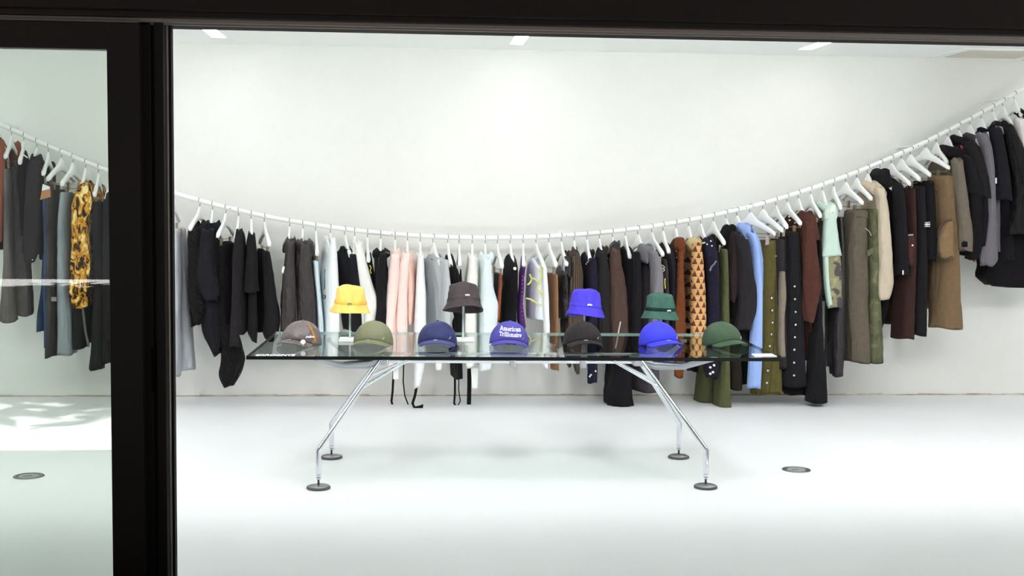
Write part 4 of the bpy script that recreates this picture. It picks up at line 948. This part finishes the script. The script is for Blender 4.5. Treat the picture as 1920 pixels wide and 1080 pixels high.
for y in (500, 505): strip_px(g, 'ring', [(1238, y - 1), (1242, y - 3), (1246, y + 1), (1244, y + 4)], 1.2, ZIP, .2)
strip_px(g, 'yellow_cord', [(1247, 522), (1246.5, 530), (1247.5, 541)], 1.4, plain('yellow_print', (222, 212, 70)), .21)
g = G('vest', 'navy black sleeveless vest right of the strapped trousers', 'vest', 1244, cloth('navy_black', (46, 46, 54)), 'navy black vest')
body(g, [(456, 1238, 1254), (470, 1240, 1258), (500, 1242, 1260), (545, 1244, 1258), (612, 1246, 1260)], b=.16)
RST = cloth('rust_rib', (134, 76, 44), 'rib', .9, (100, 56, 32)); RSD = cloth('dark_rust', (104, 60, 36))
g = G('rust_cardigan', 'rust orange knitted cardigan left of the patterned knit', 'cardigan', 1268, RSD, 'rust orange knitted cardigan', (1281, 466))
body(g, [(449, 1262, 1279), (480, 1260, 1276), (540, 1258, 1275), (620, 1256, 1274)], b=.15); loft(g, 'shoulder', [(447, 1268, 1281), (458, 1266, 1283), (472, 1270, 1282)], cloth('rust_rib', (150, 84, 46)), s=.1, b=.06); loft(g, 'sleeve', [(470, 1274, 1281), (500, 1271, 1281), (545, 1269, 1283), (600, 1266, 1284), (660, 1265, 1282), (707, 1265, 1280)], RST, s=.18, b=.03)
for x, y in ((1268, 471), (1269, 483), (1270, 495)): stud(g, 'button', x, y, .14, .005, plain('brass', (170, 130, 60), .35, .8))
FAN = cloth('fan_knit', (222, 188, 124), 'fan', .9, (128, 56, 58))
g = G('patterned_sweater', 'tan and burgundy fan patterned knit with cream collar', 'sweater', 1292, FAN, 'tan and burgundy patterned knit')
collar(g, [(444, 1298, 1309), (450, 1291, 1313), (458, 1287, 1313), (468, 1291, 1301)], cloth('cream_knit', (222, 200, 152), 'rib', .9, (200, 178, 130)), s=.08, b=.08, label='cream knitted collar'); sleeve(g, [(456, 1299, 1313), (475, 1298, 1316), (494, 1297, 1318), (540, 1297, 1321), (600, 1296, 1323), (668, 1296, 1323)], s=.18, fold=.03, p=.7); body(g, [(458, 1292, 1308), (500, 1290, 1308), (570, 1287, 1308), (616, 1288, 1308)], b=.15)
g = G('boucle_jacket', 'navy boucle jacket with pearl buttons left of the green trousers', 'jacket', 1315, BOU, 'navy boucle jacket with pearls')
sleeve(g, [(447, 1319, 1336), (456, 1317, 1340), (475, 1320, 1342), (500, 1324, 1346), (570, 1328, 1346), (640, 1325, 1346), (690, 1320, 1346), (708, 1325, 1344)]); body(g, [(446, 1312, 1332), (480, 1314, 1334), (560, 1316, 1336), (660, 1318, 1338)])
for x, y in ((1318, 456), (1321, 455), (1326, 458), (1333, 452), (1335, 461)): stud(g, 'pearl', x, y, .225, .005, PEARL)
for x, y in ((1332, 689), (1339, 685), (1332, 701), (1337, 698)): stud(g, 'pearl', x, y, .235, .0085, PEARL)
strip_px(g, 'chain_trim', [(1343, 489), (1339, 495), (1334, 500), (1331, 508)], 3, plain('chain_mauve', (104, 92, 112), .5), .235, .004)
GRN = cloth('moss_green_wool', (98, 102, 68))
g = G('trousers', 'long moss green trousers almost touching the floor behind the dark green cap', 'trousers', 1338.6, GRN, 'long moss green trousers', (1357, 452), 1)
legs(g, [(468, 1347, 1358), (520, 1347, 1360), (570, 1346, 1361), (640, 1348, 1362), (700, 1346, 1364), (764, 1342, 1366)], [(468, 1340, 1352), (560, 1332, 1350), (640, 1322, 1344), (700, 1310, 1340), (754, 1305, 1337)])
g = G('coat', 'black coat with brown lapel and charcoal sleeve left of the blue shirt', 'jacket', 1362, BLK, 'black coat with brown lapel', (1387, 437))
collar(g, [(420, 1362, 1373), (432, 1356, 1375), (452, 1350, 1372), (470, 1351, 1366), (478, 1358, 1370)], s=.02, b=.08); body(g, [(434, 1352, 1380), (520, 1352, 1386), (600, 1356, 1388), (650, 1360, 1390)], b=.14)
loft(g, 'lapel', [(436, 1372, 1386), (460, 1367, 1385), (500, 1364, 1382), (540, 1363, 1381), (566, 1366, 1374)], cloth('aubergine_brown', (62, 48, 50)), s=.11, b=.05, label='brown lapel'); sleeve(g, [(438, 1378, 1391), (460, 1382, 1404), (500, 1385, 1410), (565, 1386, 1418), (600, 1381, 1411), (619, 1377, 1405)], CHAR, s=.185)
loft(g, 'coat_tail', [(600, 1360, 1384), (660, 1363, 1386), (729, 1366, 1388)], cloth('dark_olive_lining', (52, 46, 38)), s=.06, b=.06); loft(g, 'coat_tail', [(580, 1384, 1412), (640, 1386, 1412), (690, 1388, 1408), (719, 1389, 1404)], s=-.02, b=.07)
g = G('shirt', 'sky blue cotton shirt left of the olive button skirt', 'shirt', 1383, cloth('sky_blue_cotton', (150, 176, 232)), 'sky blue cotton shirt', (1411, 441))
collar(g, [(417, 1388, 1400), (426, 1383, 1402), (440, 1386, 1398)], s=.07); body(g, [(425, 1390, 1408), (445, 1397, 1414), (500, 1402, 1418), (640, 1402, 1420)], b=.13); sleeve(g, [(436, 1402, 1415), (455, 1408, 1420), (500, 1411, 1424), (550, 1413, 1427), (620, 1409, 1427), (680, 1405, 1426), (728, 1402, 1424)], s=.18, far=False, fold=.03)
OLV = cloth('olive_wool', (106, 98, 54))
g = G('button_skirt', 'long olive skirt with a row of silver buttons at the table corner', 'skirt', 1408, OLV, 'long olive button skirt', (1455, 440), .145)
loft(g, 'skirt_panel', [(453, 1423, 1449), (500, 1421, 1452), (560, 1420, 1455), (650, 1417, 1457), (738, 1414, 1459)], s=.12, b=.07, fold=.03)
for x, y in ((1447, 559), (1448, 582), (1448.6, 605), (1446.5, 627), (1443.5, 649), (1440, 695), (1438, 718)): stud(g, 'button', x, y, .196, .0088, SILV)
strip_px(g, 'side_placket', [(1453, 520), (1454.5, 580), (1452, 640), (1447, 690), (1443, 737)], .8, plain('olive_seam', (66, 60, 32), .9), .196); patch(g, 'waist_clip', [(1436, 443), (1442, 442), (1442, 458), (1435, 460)], .20, plain('grey_clip', (150, 140, 142), .4, .3))
g = G('jeans', 'dark grey jeans with copper rivet right of the olive skirt', 'jeans', 1432, cloth('dark_grey_denim', (66, 62, 64), 'denim', .85, (52, 48, 50)), 'dark grey jeans with copper rivet', (1467, 438), .145)
legs(g, [(450, 1450, 1464), (500, 1451, 1465), (560, 1453, 1466), (640, 1456, 1467), (690, 1458, 1468)], None, b=.06, sn=.14, nf=3); stud(g, 'rivet', 1455, 480, .21, .006, plain('copper', (196, 140, 90), .3, .8))
g = G('panelled_trousers', 'black trousers with taupe lower panels left of the black button skirt', 'trousers', 1456, BLK2, 'black and taupe panelled trousers', (1474, 428), .145)
legs(g, [(446, 1460, 1470), (480, 1461, 1471), (512, 1461, 1472), (600, 1461, 1473), (690, 1460, 1474)], None, b=.06, sn=.10, nf=3); loft(g, 'taupe_panel', [(510, 1461, 1471), (560, 1460, 1473), (600, 1460, 1470), (640, 1459, 1470), (668, 1461, 1472)], cloth('taupe_cotton', (142, 130, 116)), s=.17, b=.03)
g = G('button_skirt', 'long black skirt with eight silver buttons down its front', 'skirt', 1477, cloth('black_flannel', (38, 37, 42)), 'long black button skirt', (1500, 416), 1)
loft(g, 'skirt_panel', [(437, 1468, 1492), (500, 1466, 1496), (560, 1466, 1500), (640, 1464, 1504), (700, 1463, 1506), (722, 1463, 1507)], s=.09, b=.09, fold=.03); loft(g, 'underskirt', [(690, 1466, 1504), (724, 1465, 1505), (739, 1476, 1505)], BLK, s=.0, b=.08, n=6)
for x, y in ((1490, 537), (1490.6, 561), (1492, 585), (1492, 609), (1490.5, 632.5), (1489.5, 656), (1489, 680), (1489, 704)): stud(g, 'button', x, y, .185, .0085, SILV)
BRN = cloth('chocolate_jersey', (94, 58, 50))
g = G('hoodie', 'chocolate brown hoodie with eyelets left of the mint camouflage jacket', 'hoodie', 1498, BRN, 'chocolate brown hoodie', (1522, 400))
collar(g, [(394, 1503, 1519), (405, 1501, 1525), (425, 1503, 1530), (438, 1507, 1533), (446, 1514, 1532)], name='hood', s=.14, b=.07); body(g, [(402, 1478, 1502), (430, 1480, 1508), (500, 1490, 1514), (560, 1500, 1517), (640, 1507, 1522), (674, 1509, 1521)], b=.12); sleeve(g, [(415, 1506, 1524), (440, 1506, 1528), (480, 1506, 1532), (520, 1506, 1537), (545, 1507, 1538), (575, 1507, 1531), (603, 1510, 1522)], s=.185, far=False, fold=.1)
for x, y in ((1480, 406), (1481, 413), (1501, 426), (1491, 418)): stud(g, 'eyelet', x, y, .15, .006, SILV)
loft(g, 'waist_tie', [(556, 1519, 1525), (570, 1516, 1527), (590, 1515, 1524), (602, 1517, 1522)], s=.215, b=.012, n=8)
g = G('trousers', 'long black flared trousers between the brown hoodie and mint jacket', 'trousers', 1521, BLK2, 'long black flared trousers', (1537, 404), 1)
legs(g, [(418, 1525, 1533), (500, 1526, 1536), (590, 1522, 1537), (640, 1519, 1540), (700, 1514, 1544), (752, 1511, 1547)], [(418, 1520, 1530), (600, 1520, 1536)], nf=3)
MNT = cloth('mint_shell', (190, 212, 200)); CAM = cloth('grey_camo', (150, 144, 112), 'camo', .8, (96, 92, 92))
g = G('layered_jacket', 'mint green jacket over camouflage long sleeve', 'jacket', 1543, MNT, 'mint jacket with camouflage sleeve', (1562, 385))
collar(g, [(377, 1533, 1556), (385, 1532, 1566), (396, 1540, 1569), (404, 1548, 1564)], name='hood', s=.09, b=.09); body(g, [(388, 1534, 1554), (430, 1538, 1558), (500, 1542, 1562), (566, 1546, 1564)], CAM, b=.12); loft(g, 'sleeve', [(400, 1549, 1565), (420, 1545, 1567), (440, 1543, 1570), (480, 1540, 1576)], s=.185, b=.05, fold=.03); loft(g, 'under_sleeve', [(470, 1544, 1573), (520, 1545, 1577), (560, 1549, 1577), (577, 1552, 1576)], CAM, s=.18, b=.04, label='camouflage under sleeve'); loft(g, 'yoke', [(386, 1552, 1564), (400, 1545, 1566), (412, 1543, 1566)], cloth('pale_mint', (214, 226, 214)), s=.17, b=.06, n=8)
loft(g, 'sleeve_lining', [(482, 1543, 1552), (530, 1546, 1554), (574, 1552, 1560)], MNT, s=.2, b=.03)
g = G('leather_trousers', 'shiny black violet leather trousers left of the taupe trousers', 'trousers', 1564, cloth('violet_black_leather', (44, 38, 44), 'leather', .35, None, .4), 'shiny black violet trousers', (1575, 390), 1)
legs(g, [(408, 1567, 1576), (460, 1569, 1580), (540, 1566, 1583), (620, 1556, 1583), (703, 1558, 1578)], [(408, 1560, 1570), (560, 1550, 1570), (640, 1549, 1566), (686, 1549, 1562)])
g = G('trousers', 'taupe pleated trousers left of the olive camouflage trousers', 'trousers', 1587, cloth('taupe_twill', (110, 101, 88)), 'taupe pleated trousers', (1616, 380), 1)
legs(g, [(397, 1591, 1617), (430, 1586, 1618), (500, 1582, 1620), (560, 1582, 1621), (620, 1585, 1623), (678, 1588, 1625)], [(410, 1579, 1598), (480, 1578, 1596), (560, 1582, 1598), (650, 1585, 1602)]); loft(g, 'waistband', [(396, 1592, 1618), (409, 1590, 1619)], s=.10, b=.10, n=5, fold=.01)
g = G('camouflage_trousers', 'olive green camouflage trousers left of the beige nylon jacket', 'trousers', 1607.5, cloth('olive_camo', (110, 112, 84), 'camo', .8, (97, 99, 74)), 'olive camouflage trousers', (1632, 374), 1)
legs(g, [(394, 1622, 1637), (430, 1622, 1638), (500, 1622, 1641), (560, 1621, 1643), (620, 1622, 1646), (678, 1620, 1648)], [(394, 1612, 1628), (560, 1614, 1630), (640, 1614, 1630)]); strip_px(g, 'seam_line', [(1622, 428), (1629, 433), (1634, 442)], 1, plain('pale_seam', (176, 182, 140), .9), .20)
patch(g, 'pocket_flap', [(1626, 470), (1637, 464), (1637, 474), (1627, 482)], .2, cloth('olive_camo', (126, 134, 86)))
BEI = cloth('beige_nylon', (196, 182, 162), 'plain', .55, None, .5)
g = G('nylon_jacket', 'beige nylon hooded jacket with elastic cuff', 'jacket', 1628, BEI, 'beige nylon hooded jacket', (1656, 352))
collar(g, [(338, 1620, 1638), (348, 1617, 1650), (360, 1622, 1656), (368, 1632, 1654)], name='hood', s=.06, b=.09); body(g, [(346, 1622, 1644), (380, 1626, 1652), (440, 1630, 1656), (495, 1640, 1656)], b=.13); sleeve(g, [(352, 1642, 1657), (390, 1646, 1664), (440, 1646, 1668), (480, 1646, 1671), (530, 1645, 1672), (550, 1645, 1668), (561, 1648, 1664)], s=.185, far=False, fold=.08)
loft(g, 'lining', [(500, 1640, 1660), (560, 1641, 1662), (590, 1640, 1656), (616, 1641, 1647)], BLK, s=.04, b=.06, label='black lining')
g = G('zip_jacket', 'black stand collar zip jacket right of the beige nylon jacket', 'jacket', 1652, BLK2, 'black stand collar zip jacket', (1686, 338))
collar(g, [(315, 1644, 1659), (326, 1638, 1662), (340, 1640, 1665), (350, 1650, 1666)], s=.05, b=.08); body(g, [(334, 1648, 1676), (380, 1654, 1686), (450, 1662, 1692), (494, 1670, 1692)], b=.12); sleeve(g, [(345, 1676, 1690), (380, 1678, 1695), (430, 1680, 1698), (480, 1681, 1700), (516, 1680, 1701)], s=.19, far=False)
strip_px(g, 'cuff_zip', [(1693, 507), (1693, 515)], 2, TAGW, .245)
DBR = cloth('dark_brown_wool', (68, 46, 42))
g = G('cargo_trousers', 'dark brown cargo trousers with studded pocket behind the black zip jacket', 'trousers', 1672.5, DBR, 'dark brown cargo trousers', (1705, 342), 1)
legs(g, [(355, 1693, 1704), (440, 1694, 1707), (517, 1689, 1706), (560, 1684, 1705), (634, 1680, 1704)], [(400, 1676, 1692), (520, 1668, 1688), (560, 1665, 1684), (607, 1664, 1682)], nf=3); loft(g, 'pocket', [(440, 1701, 1712), (462, 1701, 1715), (480, 1702, 1713), (498, 1704, 1711)], cloth('maroon_wool', (84, 52, 50)), s=.215, b=.02, n=8); stud(g, 'stud', 1711, 460, .245, .008, SILV); strip_px(g, 'pocket_zip', [(1703, 441), (1712, 440)], 2, ZIP, .243)
g = G('trousers', 'black straight trousers right of the brown cargo trousers', 'trousers', 1691.6, BLK2, 'black straight trousers', (1723, 337), 1)
legs(g, [(352, 1706, 1724), (400, 1707, 1726), (500, 1708, 1728), (560, 1706, 1728), (627, 1703, 1728)], [(355, 1700, 1714), (480, 1698, 1714), (600, 1696, 1712)], nf=3)
g = G('shorts', 'black shorts with square white logo patch', 'shorts', 1709, BLK, 'black shorts with white logo patch', (1743, 326), 1)
legs(g, [(342, 1722, 1740), (400, 1722, 1743), (450, 1722, 1745), (488, 1725, 1745)], [(346, 1712, 1730), (480, 1714, 1732)], nf=3)
LG = plain('logo_white', (226, 224, 226), .7)
for q_ in ([(1734, 417), (1744, 416), (1744, 417.2), (1734, 418)], [(1734, 424.5), (1744, 424), (1744, 425.2), (1734, 425.6)], [(1737.5, 416.6), (1738.7, 416.5), (1738.9, 425.4), (1737.7, 425.5)], [(1734, 419.8), (1744, 419), (1744, 422.2), (1734, 422.6)]): patch(g, 'logo_patch', q_, .212, LG)
TAN = cloth('tan_cotton', (130, 107, 80))
g = G('cargo_trousers', 'tan cargo trousers with large zipped pocket near the right end', 'trousers', 1737, TAN, 'tan cargo trousers', (1780, 313), 1)
legs(g, [(332, 1752, 1775), (380, 1753, 1778), (440, 1756, 1784), (500, 1758, 1787), (560, 1754, 1790), (615, 1752, 1794)], [(345, 1740, 1760), (400, 1742, 1764), (480, 1745, 1766), (541, 1748, 1766), (580, 1750, 1766)], fold=.05)
loft(g, 'cargo_pocket', [(416, 1771, 1784), (430, 1763, 1786), (460, 1758, 1787), (478, 1760, 1787), (487, 1768, 1784)], cloth('tan_pocket', (140, 114, 84)), s=.205, b=.03, n=10, fold=.1); strip_px(g, 'pocket_zip', [(1785, 412), (1773, 415), (1764, 428), (1758.5, 445), (1758, 470), (1763, 483), (1772, 487), (1786, 480)], 2, plain('dark_zip', (40, 36, 38), .5), .232, .004); stud(g, 'waist_button', 1755, 354, .205, .006, plain('dark_steel', (96, 80, 76)))
TAU = cloth('taupe_jersey', (122, 112, 100))
g = G('panelled_sweatshirt', 'taupe sweatshirt with black side panels right of the tan cargo trousers', 'sweatshirt', 1757, TAU, 'taupe panelled sweatshirt', (1787, 297))
body(g, [(300, 1752, 1782), (340, 1762, 1796), (400, 1778, 1803), (440, 1786, 1806), (470, 1790, 1808)], b=.13); sleeve(g, [(298, 1786, 1803), (320, 1788, 1805), (364, 1792, 1811), (400, 1796, 1816), (438, 1798, 1821), (470, 1800, 1820)], s=.19, far=False)
for q_ in ([(1777, 350), (1791, 362), (1789, 372), (1779, 366)], [(1783, 378), (1794, 382), (1793, 390), (1784, 386)], [(1785, 394), (1790, 398), (1787, 406), (1784, 404)]): patch(g, 'black_panel', q_, .135, BLK)
loft(g, 'cuff_opening', [(455, 1803, 1817), (463, 1803, 1815)], BLK, s=.23, b=.006, n=5, fold=0)
g = G('hooded_jacket', 'black hooded jacket, first dark jacket right of the taupe sweatshirt', 'jacket', 1778, BLK2, 'black hooded jacket', (1810, 286))
collar(g, [(271, 1767, 1798), (280, 1768, 1812), (290, 1772, 1820), (298, 1784, 1820)], name='hood', s=.07, b=.09); body(g, [(284, 1776, 1806), (340, 1786, 1814), (420, 1800, 1824), (478, 1808, 1826)], b=.12); sleeve(g, [(292, 1806, 1822), (330, 1811, 1832), (363, 1814, 1844)], s=.19, far=False); loft(g, 'under_sleeve', [(355, 1816, 1838), (420, 1817, 1837), (460, 1818, 1838), (486, 1812, 1831)], BLK, s=.18, b=.04)
strip_px(g, 'red_strap', [(1832, 468), (1829, 480), (1826, 491)], 3.5, plain('red_webbing', (160, 28, 36), .7), .1)
g = G('jacket', 'charcoal black jacket with red collar tab left of grey sweatshirt', 'jacket', 1799, cloth('soft_black', (41, 39, 41)), 'charcoal black jacket with red tab', (1828, 276))
collar(g, [(252, 1787, 1806), (262, 1788, 1812), (272, 1794, 1814)], s=.03); body(g, [(266, 1794, 1820), (320, 1812, 1840), (400, 1826, 1846), (470, 1834, 1846)], b=.12); sleeve(g, [(266, 1812, 1826), (310, 1822, 1846), (371, 1837, 1860)], s=.185, far=False); loft(g, 'under_sleeve', [(362, 1836, 1858), (400, 1835, 1856), (461, 1830, 1848)], BLK, s=.17, b=.04)
patch(g, 'red_tab', [(1801, 273), (1804, 272), (1805, 279), (1803, 279)], .16, plain('red_webbing', (160, 28, 36))); strip_px(g, 'red_strap', [(1836, 470), (1839, 478), (1841, 488)], 3, plain('bright_red', (214, 36, 38), .7), .12)
HGR = cloth('marl_grey', (126, 122, 128), 'tweed', .9, (114, 110, 116))
g = G('sweatshirt', 'marl grey sweatshirt with ribbed cuff between black jackets', 'sweatshirt', 1820, HGR, 'marl grey sweatshirt', (1849, 268))
collar(g, [(248, 1812, 1830), (256, 1818, 1838)], name='neckband', s=.03); body(g, [(252, 1816, 1842), (300, 1832, 1856), (380, 1844, 1862), (470, 1844, 1862)], b=.12); sleeve(g, [(250, 1832, 1850), (280, 1842, 1858), (331, 1847, 1863), (400, 1848, 1865), (460, 1842, 1867), (486, 1839, 1868), (498, 1841, 1860)], s=.185, far=False)
g = G('t_shirt', 'blue black t-shirt with small chest label right of grey sweatshirt', 't-shirt', 1841, INK, 'blue black t-shirt', (1871, 256))
collar(g, [(238, 1838, 1856), (248, 1840, 1862)], name='neckband', s=.03); body(g, [(242, 1836, 1864), (300, 1850, 1882), (400, 1864, 1886), (486, 1866, 1888)], b=.12); sleeve(g, [(240, 1856, 1876), (300, 1864, 1887), (375, 1867, 1895)], s=.185, far=False); patch(g, 'chest_label', [(1865, 334), (1869, 333), (1869, 344), (1865, 344)], .225, TAGW)
g = G('bomber_jacket', 'black bomber jacket with ruched sleeve near the right edge', 'jacket', 1862, cloth('black_nylon', (33, 31, 33), 'plain', .5, None, .8), 'black bomber jacket', (1892, 246))
collar(g, [(226, 1866, 1882), (234, 1862, 1888)], s=.05); body(g, [(232, 1860, 1888), (280, 1872, 1902), (360, 1882, 1912), (430, 1884, 1916)], b=.12, fold=.1); sleeve(g, [(234, 1884, 1898), (280, 1892, 1918), (340, 1902, 1934), (390, 1900, 1938), (440, 1892, 1940)], s=.19, far=False, fold=.13)
g = G('shirt', 'white shirt between black garments at the right edge', 'shirt', 1882, cloth('soft_white_cotton', (214, 208, 208)), 'white shirt at the right edge', (1910, 236))
collar(g, [(214, 1884, 1900), (222, 1884, 1906)], s=.03); body(g, [(220, 1888, 1912), (300, 1902, 1928), (433, 1906, 1934)], b=.13); sleeve(g, [(222, 1902, 1918), (300, 1912, 1934), (420, 1916, 1940)], far=False); loft(g, 'shirt_tail', [(375, 1886, 1899), (400, 1883, 1900), (434, 1882, 1893)], s=.06, b=.05, n=8)
g = G('coat', 'big black coat with the widest hem at the right edge', 'jacket', 1903, BLK, 'big black coat at the right edge', (1931, 224))
collar(g, [(206, 1908, 1926), (214, 1906, 1932)], s=.05); body(g, [(206, 1908, 1934), (300, 1900, 1950), (440, 1858, 1955), (490, 1838, 1950), (520, 1836, 1950), (536, 1850, 1950)], b=.12, s=-.03); sleeve(g, [(214, 1920, 1936), (300, 1926, 1950), (460, 1926, 1955)], far=False)
